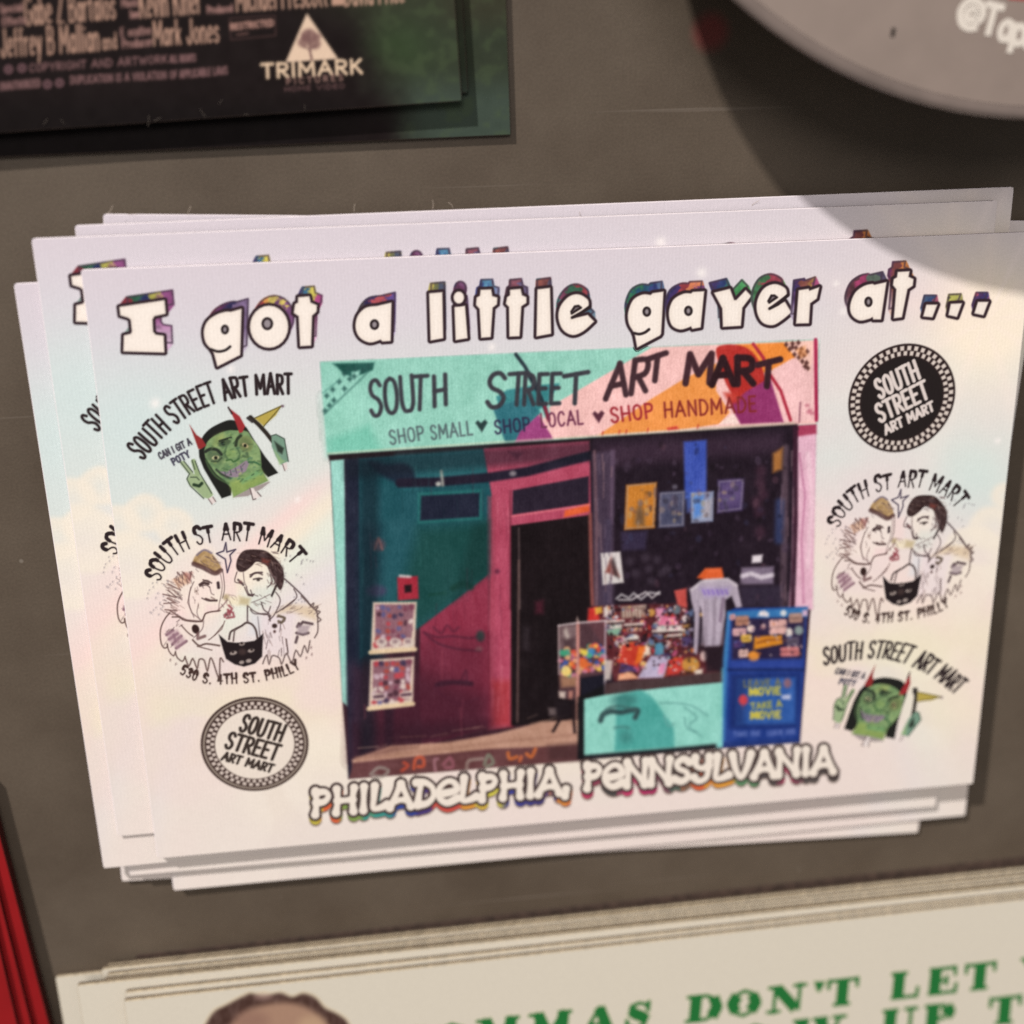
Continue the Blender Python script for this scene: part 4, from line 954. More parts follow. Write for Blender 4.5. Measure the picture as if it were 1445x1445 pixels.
def paint_monster(S, lab):
    S.cur = lab
    P = S.poly; L = S.line
    m = crop(160, 500, 4.516); k = crop(240, 570, 8.028)
    base = m(*catmull([(190, 672), (250, 598), (330, 510), (430, 420), (540, 350), (660, 305)], 5))
    S.text('SOUTH STREET', base, 29, 2.1, INK, .9, gap=.2, jit=.05)
    S.text('ART MART', m(*catmull([(712, 292), (800, 268), (900, 255), (1020, 250), (1135, 248)], 5)), 27, 2.4, INK, .9, gap=.2, jit=.05)
    S.text('CAN I GIT A', m((300, 668), (500, 572)), 9, 1.2, (60, 56, 66), 1.0); S.text('POTY', m((385, 705), (490, 650)), 9, 1.4, (66, 64, 80), 1.0)
    # hair
    P(k(*catmull([(375, 480), (360, 390), (440, 290), (560, 220), (680, 180), (790, 210), (870, 270)], 4), (960, 420), (1080, 600), (1225, 780), (1110, 830), (900, 640), (700, 960), (690, 1035), (585, 1070), (480, 900), (380, 730), (330, 600), (325, 520)), (26, 26, 24), 1.2)
    # face
    sk = lambda x, y: np.array((110, 138, 92.0))+((fbm(x/9, y/7, 3)-.5)*80)[..., None]*np.array((.9, .8, .5))
    P(k(*catmull([(385, 530), (430, 420), (540, 340), (660, 300), (740, 300), (870, 310), (930, 390), (1010, 500), (1030, 620), (1040, 740), (1100, 850)], 4), (1110, 870), (720, 1060), (690, 950), *catmull([(620, 870), (520, 790), (450, 690), (400, 610)], 4)), sk, 1.2)
    P(k((670, 890), (1030, 740), (1110, 865), (715, 1050)), (136, 156, 78), 4, .7); P(k((800, 860), (1000, 740), (1040, 790), (820, 900)), (92, 150, 110), 4, .6)
    P(k((500, 370), (600, 320), (640, 420), (480, 480)), (146, 152, 84), 5, .5)
    P(k(*ell(690, 560, 70, 50)), (124, 152, 88), 4, .6)
    # eyes, nose, mouth
    P(k(*ell(495, 580, 88, 72, 20)), (104, 124, 88), 2, .8); L(k(*catmull([(400, 540), (460, 510), (530, 520), (580, 570)], 4)), (36, 40, 34), 2.2, 1.2); P(k(*ell(515, 610, 40, 24, -10)), (140, 140, 100), 1.2); P(k(*ell(515, 612, 20, 18)), (38, 40, 30), 1.1); L(k((470, 650), (540, 655), (585, 610)), (60, 70, 50), .9, 1.0)
    P(k(*ell(860, 450, 92, 80, 70)), (130, 140, 84), 2, .7); L(k(*catmull([(745, 470), (760, 400), (800, 360)], 4)), (40, 48, 34), 2.2, 1.4); P(k(*ell(850, 470, 38, 26)), (100, 104, 66), 1.4); P(k(*ell(850, 470, 18, 20)), (30, 32, 24), 1.1)
    P(k(*ell(615, 440, 78, 40, -18)), (58, 74, 52), 2.2, .85); P(k(*ell(600, 445, 26, 22)), (26, 30, 24), 1.2); L(k((560, 420), (640, 395), (690, 380)), (34, 42, 32), 1.4, 1.1)
    L(k(*catmull([(640, 640), (690, 630), (720, 655), (780, 620)], 4)), (58, 92, 52), 1.2, 1.1); L(k((830, 590), (880, 600), (870, 560)), (64, 84, 60), 2, 1.6, .8)
    P(k((540, 760), (640, 770), (740, 720), (860, 640), (900, 660), (860, 760), (760, 830), (660, 830)), (134, 118, 132), 1.6); L(k(*catmull([(525, 745), (590, 800), (680, 840)], 4)), (40, 46, 40), 1.6, 1.2, .8)
    for q in (620, 680, 740, 800): L(k((q, 770-(q-620)*.35), (q+14, 830-(q-620)*.4)), (70, 60, 74), .7, 1, .8)
    L(k(*catmull([(890, 660), (960, 660), (1020, 690)], 4)), (50, 90, 60), 1.2, 1.1)
    rn = random.Random(8)
    for _ in range(120):
        px, py = rn.uniform(400, 1030), rn.uniform(330, 900)
        if S.sdf(np.array([px]), np.array([py]), [(400, 540), (560, 350), (740, 310), (930, 400), (1030, 620), (1060, 860), (720, 940), (460, 690)])[0] > -8: continue
        a0 = rn.uniform(-.9, .3); ln = rn.uniform(10, 40)
        L(k((px, py), (px+ln*math.cos(a0), py+ln*math.sin(a0))), rn.choice(((58, 84, 58), (84, 110, 60), (150, 166, 96), (66, 104, 84), (46, 64, 44))), rn.uniform(.5, 1.1), 1.1, rn.uniform(.35, .7))
    L(k(*catmull([(410, 640), (450, 730), (530, 830), (660, 900)], 4)), (70, 96, 60), 1.6, 1.4, .7); L(k(*catmull([(640, 480), (620, 560), (650, 620)], 4)), (64, 88, 60), 1.4, 1.3, .7); L(k(*catmull([(760, 500), (790, 570), (770, 620)], 4)), (60, 86, 58), 1.4, 1.3, .7)
    P(k(*ell(520, 600, 105, 88, 20)), (40, 54, 40), 5, .35); P(k(*ell(850, 460, 90, 78, 70)), (44, 56, 40), 5, .35)
    P(k(*ell(515, 608, 42, 22, -10)), (172, 170, 128), 1.0); P(k(*ell(518, 610, 20, 20)), (26, 28, 22), 1.0); P(k(*ell(852, 470, 40, 24, 30)), (160, 150, 108), 1.0); P(k(*ell(850, 472, 18, 20)), (24, 26, 20), 1.0)
    # neck cut and bone
    P(k((715, 1060), (900, 960), (1110, 880), (1135, 885), (1040, 960), (880, 1045)), (150, 138, 136), 1.4); P(k((905, 950), (945, 955), (985, 1015), (1030, 1040), (965, 1085), (940, 1060)), (220, 208, 204), 1.2); L(k((905, 955), (940, 1085), (970, 1075)), (96, 80, 80), .8, 1); L(k((990, 1000), (1030, 1045)), (96, 80, 80), .8, 1)
    # horns
    P(k((320, 510), (220, 235), (300, 350), (360, 390), (410, 470), (350, 510)), (132, 40, 40), 1.2); P(k((785, 330), (740, 200), (660, 40), (790, 140), (850, 250), (820, 320)), (146, 40, 44), 1.2); L(k((660, 40), (700, 110)), (40, 24, 26), 1.2, 1)
    # raised hand on the left with two fingers
    P(k((190, 850), (240, 790), (330, 800), (400, 880), (450, 950), (490, 1030), (440, 1075), (380, 1060), (290, 970), (210, 910)), (146, 166, 124), 1.3); L(k((140, 670), (240, 790)), (150, 166, 130), 3.2, 1.1); L(k((265, 650), (310, 800)), (140, 160, 116), 3.4, 1.1)
    for st in (((120, 660), (220, 790), (190, 850), (230, 930), (380, 1070)), ((160, 650), (255, 770)), ((250, 640), (280, 740)), ((285, 650), (340, 790), (400, 890), (470, 1010)), ((270, 920), (320, 930), (360, 890)), ((235, 830), (300, 830), (330, 860))): L(k(*st), (62, 74, 58), .8, 1.0)
    L(k((270, 915), (330, 930), (360, 900)), (34, 50, 34), 2.2, 1.4); P(k((430, 1075), (480, 1050), (515, 1110), (480, 1135)), (214, 200, 196), 1.2); L(k((435, 1078), (475, 1135)), (110, 90, 90), .7, 1); L(k((485, 1055), (518, 1105)), (110, 90, 90), .7, 1)
    # hand with the pennant
    L(k((910, 150), (1000, 230), (1090, 330), (1160, 420), (1240, 510)), (40, 34, 30), 3.0, 1.1); P(k((960, 160), (1100, 90), (1260, 20), (1200, 130), (1060, 250)), (172, 152, 70), 1.3); L(k((960, 160), (1265, 20), (1060, 255)), (90, 80, 40), .8, 1); P(k(*ell(1275, 25, 18, 16)), (110, 90, 100), 1.2); L(k((880, 160), (930, 200)), (50, 44, 44), 2, 1.2)
    P(k((1150, 360), (1200, 345), (1295, 395), (1340, 650), (1260, 690), (1200, 600), (1150, 480)), (108, 140, 120), 1.3); P(k((1180, 420), (1290, 500), (1270, 570), (1220, 540)), (34, 40, 34), 2, .9); P(k((1180, 520), (1260, 620), (1300, 650), (1240, 690)), (140, 170, 116), 2.5, .8); L(k((1150, 360), (1200, 345), (1295, 395), (1340, 650)), (60, 72, 64), .8, 1)
    P(k((1270, 680), (1320, 660), (1330, 740), (1295, 755)), (212, 198, 194), 1.2); L(k((1275, 685), (1300, 755)), (110, 90, 90), .7, 1)
    S.cur = 0


def paint_couple(S, lab):
    S.cur = lab
    P = S.poly; L = S.line
    u = crop(190, 720, 5.16); v = crop(230, 760, 6.881); w_ = crop(200, 840, 11.115); x_ = crop(300, 840, 9.031)
    top = u(*catmull([(180, 500), (230, 400), (310, 310), (420, 250), (560, 212), (720, 200), (860, 215), (990, 255), (1100, 320), (1150, 375)], 5))
    lets = 'SOUTH ST ART MART'
    S.text(lets, [(a_, b_+3) for a_, b_ in top], 23, 1.2, INK, .9, gap=.2, jit=.1, heavy=(.66, 2.6))
    S.text('530 S. 4TH ST. PHILLY', u(*catmull([(330, 1190), (430, 1235), (560, 1262), (700, 1262), (860, 1250), (1010, 1225), (1120, 1195), (1205, 1150)], 5)), 13, 1.2, (60, 42, 38), .9, gap=.26, jit=.08, heavy=(.6, 1.9))
    tint = lambda pts, cc, so=7, op=.55: P(pts, cc, so, op)
    tint(u((420, 440), (640, 440), (690, 700), (480, 800), (330, 720)), (236, 222, 210)); tint(u((760, 420), (980, 400), (960, 640), (830, 620)), (236, 222, 206)); tint(u((880, 560), (1010, 560), (990, 690), (850, 740), (830, 650)), (206, 212, 204)); tint(u((200, 760), (640, 760), (620, 1040), (240, 1040)), (228, 208, 206), 9, .5); tint(u((920, 760), (1180, 740), (1140, 1060), (930, 1060)), (222, 206, 212), 9, .6); tint(u((1000, 760), (1120, 680), (1330, 700), (1320, 800), (1150, 740)), (206, 180, 146), 6, .7)
    # left figure: quiff, brow, eyes, mouth, hatched hair
    P(v(*catmull([(290, 230), (320, 160), (400, 110), (470, 140), (540, 230), (570, 310), (510, 335), (420, 280), (330, 260)], 4, True)), lambda x, y: np.array((170, 138, 96.0))+((fbm(x/6, y/6)-.5)*70)[..., None], 1.8)
    L(v(*catmull([(300, 245), (400, 285), (500, 335), (560, 310)], 4)), (70, 44, 44), 3.4, 1.8, .85); L(v(*catmull([(330, 160), (400, 110), (470, 140)], 4)), (110, 100, 120), 1.4, 1.5, .8)
    for st, r in ((((140, 330), (240, 430), (200, 330), (260, 400), (275, 320)), 1.0), (((50, 440), (170, 500), (110, 390), (200, 440)), .9), (((0, 540), (130, 570), (50, 500)), .9), (((10, 630), (120, 620), (40, 580)), .9), (((20, 690), (130, 700)), .9), (((70, 700), (140, 750), (230, 790), (380, 805)), 1.0), (((270, 470), (240, 620), (280, 720), (380, 800)), .6), (((380, 800), (410, 730), (460, 710), (540, 705)), .8), (((600, 800), (570, 880), (500, 940)), .7)): L(v(*st), (96, 68, 66), r, 1.0, .85)
    tint(v((90, 400), (230, 330), (260, 430), (150, 480)), (206, 160, 130), 3, .7); tint(v((190, 330), (290, 330), (260, 430)), (150, 84, 80), 3, .6)
    L(v((360, 450), (400, 430), (440, 440)), (62, 44, 44), 1.8, 1.2); L(v((390, 400), (450, 425)), (90, 70, 66), 1.0, 1.0); L(v((535, 430), (540, 475)), (56, 40, 44), 2.2, 1.3); L(v((415, 585), (460, 600), (520, 602)), (80, 56, 54), 1.5, 1.2); P(v(*ell(325, 510, 8, 8)), (110, 90, 84), 1.4); L(v((470, 570), (500, 585)), (110, 84, 80), 1, 1.2, .7)
    # right figure: pompadour, profile, ear, collar
    P(v(*catmull([(710, 260), (730, 180), (790, 115), (900, 105), (1000, 120), (1080, 180), (1150, 260), (1175, 340), (1170, 440), (1135, 500), (1085, 420), (1040, 330), (1000, 260), (910, 225), (860, 270), (790, 320), (730, 315)], 4, True)), lambda x, y: np.array((52, 36, 36.0))+((fbm(x/5, y/5)-.45)*50)[..., None], 1.3)
    P(v((1090, 450), (1120, 440), (1060, 570), (1045, 555)), (44, 34, 34), 1.3); P(v((960, 190), (1040, 210), (1020, 260), (960, 230)), (120, 56, 48), 3, .7)
    for st, r in ((((850, 370), (890, 335), (960, 330)), 1.5), (((880, 395), (930, 385), (960, 390)), 1.2), (((810, 470), (830, 530), (870, 560), (850, 500)), .8), (((830, 545), (870, 550)), 1.6), (((730, 400), (760, 430), (780, 450)), 1.6), (((1040, 350), (1060, 420), (1020, 470)), .9), (((1095, 520), (1135, 580), (1130, 640), (1080, 740), (1045, 780)), .8), (((955, 620), (980, 690), (1030, 730), (1040, 800)), .9), (((850, 690), (890, 730), (1000, 730), (1030, 760)), 1.0), (((820, 650), (820, 800)), 1.1), (((1180, 390), (1280, 480), (1380, 580), (1440, 660)), 1.1), (((1270, 490), (1300, 560), (1250, 620), (1100, 720)), .8), (((920, 760), (940, 940)), .9)): L(v(*catmull(st, 4)), (72, 56, 58), r, 1.0, .9)
    P(v(*ell(925, 400, 18, 14)), (60, 50, 46), 1.4); P(v(*ell(755, 425, 16, 16)), (120, 76, 76), 2, .8)
    for st, r in ((((455, 470), (470, 530), (495, 545)), .7), (((560, 350), (575, 440), (570, 520), (560, 570), (545, 640), (540, 705)), .7), (((300, 420), (260, 520), (255, 640), (300, 760)), .7), (((345, 640), (330, 720), (360, 790)), .6), (((395, 800), (380, 880), (300, 960)), .7), (((780, 330), (790, 420), (815, 470)), .7), (((860, 620), (940, 590), (1040, 540)), .6), (((1040, 300), (1060, 360), (1095, 380), (1080, 440), (1045, 430)), .9), (((720, 600), (700, 560), (640, 545)), .8), (((690, 900), (760, 850), (830, 800)), .8), (((1110, 760), (1170, 760), (1180, 800), (1120, 820)), 1.2)): L(v(*catmull(st, 4)), (104, 84, 84), r, 1.0, .8)
    for k_ in range(16):
        a_ = random.Random(k_).uniform(0, 1); L(v((20+a_*120, 380+k_*24), (90+a_*100, 400+k_*24+a_*30)), (120, 90, 84), .7, 1.0, .6)
    tint(v((570, 330), (700, 330), (720, 560), (600, 570)), (234, 206, 202), 6, .6); tint(v((420, 640), (540, 640), (530, 720), (400, 720)), (232, 200, 200), 6, .6); tint(v((850, 720), (950, 750), (930, 950), (830, 930)), (208, 210, 216), 6, .6)
    # star between them, bottle, rose
    L(v((610, 40), (620, 130), (705, 105), (650, 160), (660, 215), (625, 330), (605, 200), (520, 145), (590, 120), (610, 40)), (66, 56, 74), 1.1, 1.0)
    P(v(*ell(615, 570, 32, 30)), (150, 130, 90), 3, .7); P(v((740, 560), (850, 580), (830, 650), (730, 640)), (184, 166, 124), 4, .8); tint(v((640, 570), (740, 560), (730, 650), (640, 640)), (232, 218, 186), 4, .8)
    for st in (((600, 760), (640, 700), (680, 720), (690, 760), (620, 770)), ((630, 690), (650, 740), (600, 740)), ((640, 650), (670, 680), (650, 720))): L(v(*st), (140, 66, 74), 1.6, 1.3, .85)
    L(v((530, 700), (590, 640), (620, 600)), (120, 84, 86), 1, 1.2, .7)
    # jacket, tattoos, spotted cuffs
    for st, r in ((((440, 275), (370, 360), (310, 480), (290, 600), (305, 750), (350, 825), (400, 810), (400, 760)), 1.0), (((400, 770), (430, 880), (500, 950), (530, 880)), .9), (((530, 900), (560, 980), (640, 1035), (680, 960)), 1.0), (((680, 970), (740, 1110), (800, 990), (870, 1150), (900, 1010), (980, 1020), (1030, 1190), (1070, 1000), (1110, 1020), (1190, 1260), (1220, 1280), (1230, 990), (1280, 1040)), 1.1), (((480, 340), (600, 345), (680, 395), (930, 410), (990, 300), (1060, 265), (1230, 240)), 1.0), (((620, 470), (720, 580), (800, 640)), .9), (((1270, 470), (1150, 620), (1050, 700)), .7), (((800, 700), (900, 790), (1010, 760), (1220, 790)), 1.3), (((870, 800), (1100, 860)), .8)): L(w_(*catmull(st, 3)), (84, 62, 58), r, 1.0, .9)
    P(w_(*ell(845, 530, 58, 74, -20)), (46, 28, 26), 1.3); L(w_((880, 600), (880, 680), (990, 640)), (96, 66, 66), 2.2, 1.5, .8)
    for st in (((390, 620), (490, 550)), ((430, 690), (560, 600)), ((480, 770), (620, 640)), ((540, 830), (700, 720)), ((500, 620), (530, 720))): L(w_(*st), (104, 70, 84), 2.0, 1.4, .85)
    tint(w_((380, 560), (560, 540), (700, 720), (560, 850), (430, 720)), (160, 124, 136), 3, .6)
    for st in (((1110, 390), (1150, 340), (1270, 365)), ((1080, 400), (1100, 360)), ((1070, 480), (1150, 500), (1220, 480)), ((1060, 600), (1080, 530))): L(x_(*st), (72, 54, 58), 2.0, 1.3, .9)
    tint(x_((1080, 380), (1250, 380), (1200, 500), (1080, 490)), (150, 132, 140), 3, .7)
    P(x_(*ell(790, 390, 34, 30)), (54, 38, 36), 1.5); P(x_(*ell(790, 462, 18, 20)), (84, 60, 58), 1.5); L(x_((840, 260), (920, 290), (880, 350), (840, 330)), (90, 76, 60), 1.8, 1.3, .85)
    for st in (((1130, 10), (1250, 130), (1330, 220), (1340, 330), (1340, 460), (1300, 540)), ((1250, 130), (1290, 100), (1280, 160), (1340, 140), (1320, 190), (1370, 210), (1330, 260), (1380, 310), (1340, 340)), ((640, 870), (690, 760), (720, 880), (760, 770), (850, 800), (880, 880), (940, 740), (1010, 860), (1060, 700), (1120, 780), (1170, 640), (1210, 730), (1240, 580)), ((940, 560), (960, 740)), ((740, 260), (720, 310)), ((890, 180), (1040, 60))): L(x_(*catmull(st, 3)), (88, 70, 68), 1.0, 1.0, .9)
    rn = random.Random(15)
    for n_, (x0, y0, x1, y1), ang, ln in ((40, (180, 520, 330, 760), .5, 40), (26, (300, 440, 420, 520), 1.2, 34), (34, (740, 300, 1040, 400), .2, 44), (30, (960, 360, 1080, 560), 1.2, 46), (26, (430, 310, 600, 430), .5, 40), (22, (1030, 700, 1320, 760), -.4, 40), (16, (200, 780, 330, 1000), -.8, 30), (14, (930, 780, 1000, 1040), 1.5, 60), (14, (1050, 800, 1120, 1040), 1.5, 60), (10, (420, 520, 500, 700), 1.4, 36), (10, (840, 600, 960, 700), .6, 40), (12, (620, 620, 720, 780), 1.0, 34)):
        for _ in range(n_):
            px, py = rn.uniform(x0, x1), rn.uniform(y0, y1); a0 = ang+rn.uniform(-.35, .35); l0 = ln*rn.uniform(.5, 1.1)
            L(u((px, py), (px+l0*math.cos(a0), py+l0*math.sin(a0))), rn.choice(((96, 74, 74), (70, 52, 54), (130, 104, 96))), rn.uniform(.35, .65), .9, rn.uniform(.35, .7))
    for st, r in (((470, 540), (520, 510), (560, 530)), 1.0), (((475, 555), (520, 545), (545, 560)), .8), (((840, 470), (890, 455), (930, 470)), 1.0), (((490, 640), (540, 660), (600, 655)), 1.0), (((640, 430), (655, 560), (640, 640)), .6), (((745, 450), (730, 520), (790, 530)), .8), (((800, 560), (830, 620), (870, 610)), .9), (((830, 700), (880, 740), (960, 760), (990, 700)), .8): L(u(*catmull(st, 4)), (76, 58, 58), r, .9, .85)
    # black cat bag
    P(x_((78, 498), (190, 592), (300, 604), (420, 596), (535, 578), (645, 488), (632, 780), (540, 870), (400, 910), (280, 880), (170, 810), (130, 680)), (30, 22, 24), 1.3)
    for cx, cy, rx, ry in ((265, 735, 46, 24), (490, 705, 42, 22), (375, 620, 36, 20), (370, 855, 32, 22), (460, 835, 36, 24)): P(x_(*ell(cx, cy, rx, ry, -12)), (176, 160, 152), 1.6, .85)
    for cx, cy in ((258, 722), (498, 692), (372, 610)): P(x_(*ell(cx, cy, 18, 16)), (40, 30, 30), 1.2)
    P(x_(*ell(380, 720, 50, 40)), (66, 50, 48), 3, .7)
    L(x_(*catmull([(210, 560), (230, 470), (290, 430), (370, 390), (430, 350), (500, 370), (550, 440), (570, 540)], 4)), (76, 62, 60), 1.5, 1.0); L(x_((280, 440), (265, 580)), (100, 84, 82), 1.2, 1.0)
    # spray of dots at both sides
    rnd = random.Random(9)
    for k in range(44):
        if k < 20: q = u((rnd.uniform(90, 260), rnd.uniform(500, 780)))[0]
        else: q = u((rnd.uniform(1090, 1300), rnd.uniform(330, 680)))[0]
        P(ell(q[0], q[1], .9, 1.4, 20, 6), (120, 112, 120), 1.4, .6)
    for q in u((260, 1090), (300, 1120), (1250, 1075), (1290, 1050), (1285, 1000)): P(ell(q[0], q[1], 1.2, 2.2, 10, 6), (110, 84, 84), 1.2, .7)
    S.cur = 0


paint_backdrop(S)
CARD_BG = 255*(S.img/255)**.93
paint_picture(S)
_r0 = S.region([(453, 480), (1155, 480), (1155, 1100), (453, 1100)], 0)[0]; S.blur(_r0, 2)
_r = S.region([(453, 480), (1155, 480), (1155, 1100), (453, 1100)], 0)[0]
paint_title(S); paint_city(S)
paint_monster(S, LAB['monster_l']); paint_couple(S, LAB['couple_l'])
S.fwd, S.inv = similar(S, [(193, 635), (414.7, 544)], [(1167, 925), (1357, 973)])
paint_monster(S, LAB['monster_r'])
S.fwd, S.inv = similar(S, [(321.8, 780), (339.2, 921.6)], [(1272.2, 704), (1268.6, 837)])
paint_couple(S, LAB['couple_r'])
S.space(FWD, INV)


def ring_geo(cx, cy, ex):
    a = np.array([v[0] for v in INV(np.array([float(cx)]), np.array([float(cy)]))]); b = np.array([v[0] for v in INV(np.array([float(ex[0])]), np.array([float(ex[1])]))])
    return a[0], a[1], float(np.hypot(*(a-b)))


gx, gy, gr = ring_geo(359.7, 1050.5, (283, 1052)); paint_ring(S, LAB['ring_l'], gx, gy, gr, False, math.radians(22))
gx, gy, gr = ring_geo(1272.8, 562.5, (1197, 568)); paint_ring(S, LAB['ring_r'], gx, gy, gr, True, math.radians(-25))
k_ = S.lab == LAB['picture']
S.img[k_] = 255*(S.img[k_]/255)**1.06
S.img[k_] = S.img[k_]*.92+S.img[k_].mean(-1, keepdims=True)*.08
_X, _Y = np.meshgrid(S.xs, S.ys); _x, _y = FWD(_X, _Y)
_t = (fbm(_x/2.2, _y/2.6, 2)-.5)*15+(fbm(_x/1.7, _y/11, 2)-.5)*8+(fbm(_x/7, _y/8, 3)-.5)*11
S.img += (_t*np.where(k_, 1.0, .2)*(.4+.6*S.img.mean(-1)/160))[..., None]
S.img[k_] += ((fbm(_x/30, _y/40, 3)-.5)*20)[k_][:, None]*np.array((1, .8, .9))*(.3+.7*S.img[k_].mean(-1, keepdims=True)/150)
S.img = np.where(k_[..., None], S.img, 255*(S.img/255)**.93)
S.img = np.clip(S.img, 8, 255)

# ------------------------------------------------------------------ the board everything sticks to
m, t, bs = nodes_mat('grey_painted_steel')
tc = t.nodes.new('ShaderNodeTexCoord')
n1 = t.nodes.new('ShaderNodeTexNoise'); n1.inputs['Scale'].default_value = 55; n1.inputs['Detail'].default_value = 8; n1.inputs['Roughness'].default_value = .62
n2 = t.nodes.new('ShaderNodeTexNoise'); n2.inputs['Scale'].default_value = 4200; n2.inputs['Detail'].default_value = 3
cr = t.nodes.new('ShaderNodeValToRGB')
cr.color_ramp.elements[0].position = 0.3; cr.color_ramp.elements[1].position = 0.72
cr.color_ramp.elements[0].color = (0.074, 0.053, 0.037, 1); cr.color_ramp.elements[1].color = (0.116, 0.088, 0.064, 1)
t.links.new(tc.outputs['Object'], n1.inputs['Vector']); t.links.new(tc.outputs['Object'], n2.inputs['Vector'])
t.links.new(n1.outputs['Fac'], cr.inputs[0])
mp = t.nodes.new('ShaderNodeMapRange'); mp.inputs[1].default_value = .3; mp.inputs[2].default_value = .7; mp.inputs[3].default_value = .9; mp.inputs[4].default_value = 1.1
t.links.new(n2.outputs['Fac'], mp.inputs[0])
mx = t.nodes.new('ShaderNodeMix'); mx.data_type = 'RGBA'; mx.blend_type = 'MULTIPLY'; mx.inputs[0].default_value = 1
t.links.new(cr.outputs[0], mx.inputs[6]); t.links.new(mp.outputs[0], mx.inputs[7])
# faint red lamp reflection, painted into the board colour as a soft spot
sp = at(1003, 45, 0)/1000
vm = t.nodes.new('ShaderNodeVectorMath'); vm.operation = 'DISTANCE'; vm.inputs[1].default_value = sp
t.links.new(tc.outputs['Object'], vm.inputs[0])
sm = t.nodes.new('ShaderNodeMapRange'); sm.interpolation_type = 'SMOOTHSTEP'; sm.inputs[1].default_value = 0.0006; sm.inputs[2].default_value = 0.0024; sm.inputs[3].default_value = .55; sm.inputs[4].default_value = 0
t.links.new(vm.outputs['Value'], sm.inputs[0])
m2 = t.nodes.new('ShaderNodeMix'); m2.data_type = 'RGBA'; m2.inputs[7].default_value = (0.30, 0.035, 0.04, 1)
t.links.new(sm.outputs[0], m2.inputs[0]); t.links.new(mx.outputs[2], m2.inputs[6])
vo = t.nodes.new('ShaderNodeTexVoronoi'); vo.inputs['Scale'].default_value = 110; t.links.new(tc.outputs['Object'], vo.inputs['Vector'])
dm = t.nodes.new('ShaderNodeMapRange'); dm.inputs[1].default_value = .012; dm.inputs[2].default_value = .03; dm.inputs[3].default_value = .4; dm.inputs[4].default_value = 0
t.links.new(vo.outputs['Distance'], dm.inputs[0])
m3 = t.nodes.new('ShaderNodeMix'); m3.data_type = 'RGBA'; m3.inputs[7].default_value = (0.30, 0.26, 0.22, 1)      # specks of dust
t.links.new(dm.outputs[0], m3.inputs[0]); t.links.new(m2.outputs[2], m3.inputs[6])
mg = t.nodes.new('ShaderNodeMapping'); mg.inputs['Rotation'].default_value = (0, 0, .5); mg.inputs['Scale'].default_value = (25, 1400, 1); t.links.new(tc.outputs['Object'], mg.inputs['Vector'])
n3 = t.nodes.new('ShaderNodeTexNoise'); n3.inputs['Scale'].default_value = 1; n3.inputs['Detail'].default_value = 2; t.links.new(mg.outputs[0], n3.inputs['Vector'])
sr = t.nodes.new('ShaderNodeMapRange'); sr.inputs[1].default_value = .70; sr.inputs[2].default_value = .78; sr.inputs[3].default_value = 0; sr.inputs[4].default_value = .28
t.links.new(n3.outputs['Fac'], sr.inputs[0])
m4 = t.nodes.new('ShaderNodeMix'); m4.data_type = 'RGBA'; m4.inputs[7].default_value = (0.22, 0.18, 0.15, 1)      # fine scratches
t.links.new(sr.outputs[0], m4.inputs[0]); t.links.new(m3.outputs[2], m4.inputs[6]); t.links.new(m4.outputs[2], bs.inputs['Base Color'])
bs.inputs['Roughness'].default_value = 0.5; bs.inputs['Specular IOR Level'].default_value = 0.3
bp = t.nodes.new('ShaderNodeBump'); bp.inputs['Strength'].default_value = 0.12; bp.inputs['Distance'].default_value = 0.0001
t.links.new(n2.outputs['Fac'], bp.inputs['Height']); t.links.new(bp.outputs['Normal'], bs.inputs['Normal'])
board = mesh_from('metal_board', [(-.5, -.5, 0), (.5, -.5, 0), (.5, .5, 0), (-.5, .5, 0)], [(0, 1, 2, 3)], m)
board['kind'] = 'structure'; board['label'] = 'dull grey brown painted steel board behind all the magnets'

# ------------------------------------------------------------------ the middle stack
EDGE = plain_mat('dark_rubber_magnet', (66, 48, 48), .7, .35, 1600)
VINYL = plain_mat('white_vinyl_edge', (226, 214, 216), .55, .05, 900)
GAIN = 1.0
LBL = 'pastel sky souvenir magnet'
GRP = 'souvenir magnets stacked in the middle of the board'
root = thing('souvenir_magnet', 'pastel souvenir magnet on top of the stack, whole shop-front picture and rainbow title showing', 'magnet', (0, 0, (ZA-TH)/1000), 0, GRP)
slab('backing', CW, CH, 0, TH-.2, EDGE, root)
slab('vinyl_sheet', CW, CH, TH-.2, TH, VINYL, root)
S.lab_keep = S.lab.copy()
full = S.img.copy(); S.img[:] = CARD_BG
face = S.sheet_mesh('printed_sky', PRINT, TH+0.004, root, 4, GAIN)
S.img[:] = full
parts = [('shop_picture', 'picture', 'photograph of a turquoise and pink shop front'), ('title_lettering', 'title', 'white bubble title with rainbow extrusion'), ('city_lettering', 'city', 'white rounded city name with rainbow shadow'),
         ('monster_emblem', 'monster_l', 'green horned head emblem tilted to the left'), ('monster_emblem', 'monster_r', 'green horned head emblem tilted to the right'),
         ('couple_emblem', 'couple_l', 'inked couple with a black cat bag, on the left'), ('couple_emblem', 'couple_r', 'inked couple with a black cat bag, on the right'),
         ('round_emblem', 'ring_l', 'white round emblem in a checkered ring'), ('round_emblem', 'ring_r', 'black round emblem in a checkered ring')]
art = []
for nm, lab, lb in parts:
    o = S.part_mesh(nm, [LAB[lab]], PRINT, TH+0.010, face, GAIN); o['label'] = lb; art.append(o)


def copy_tree(o, parent=None, keep=None):
    c = o.copy(); COL.objects.link(c); c.parent = parent
    for ch in o.children:
        if keep is None or ch.name.split('.')[0] in keep: copy_tree(ch, c, keep)
    return c


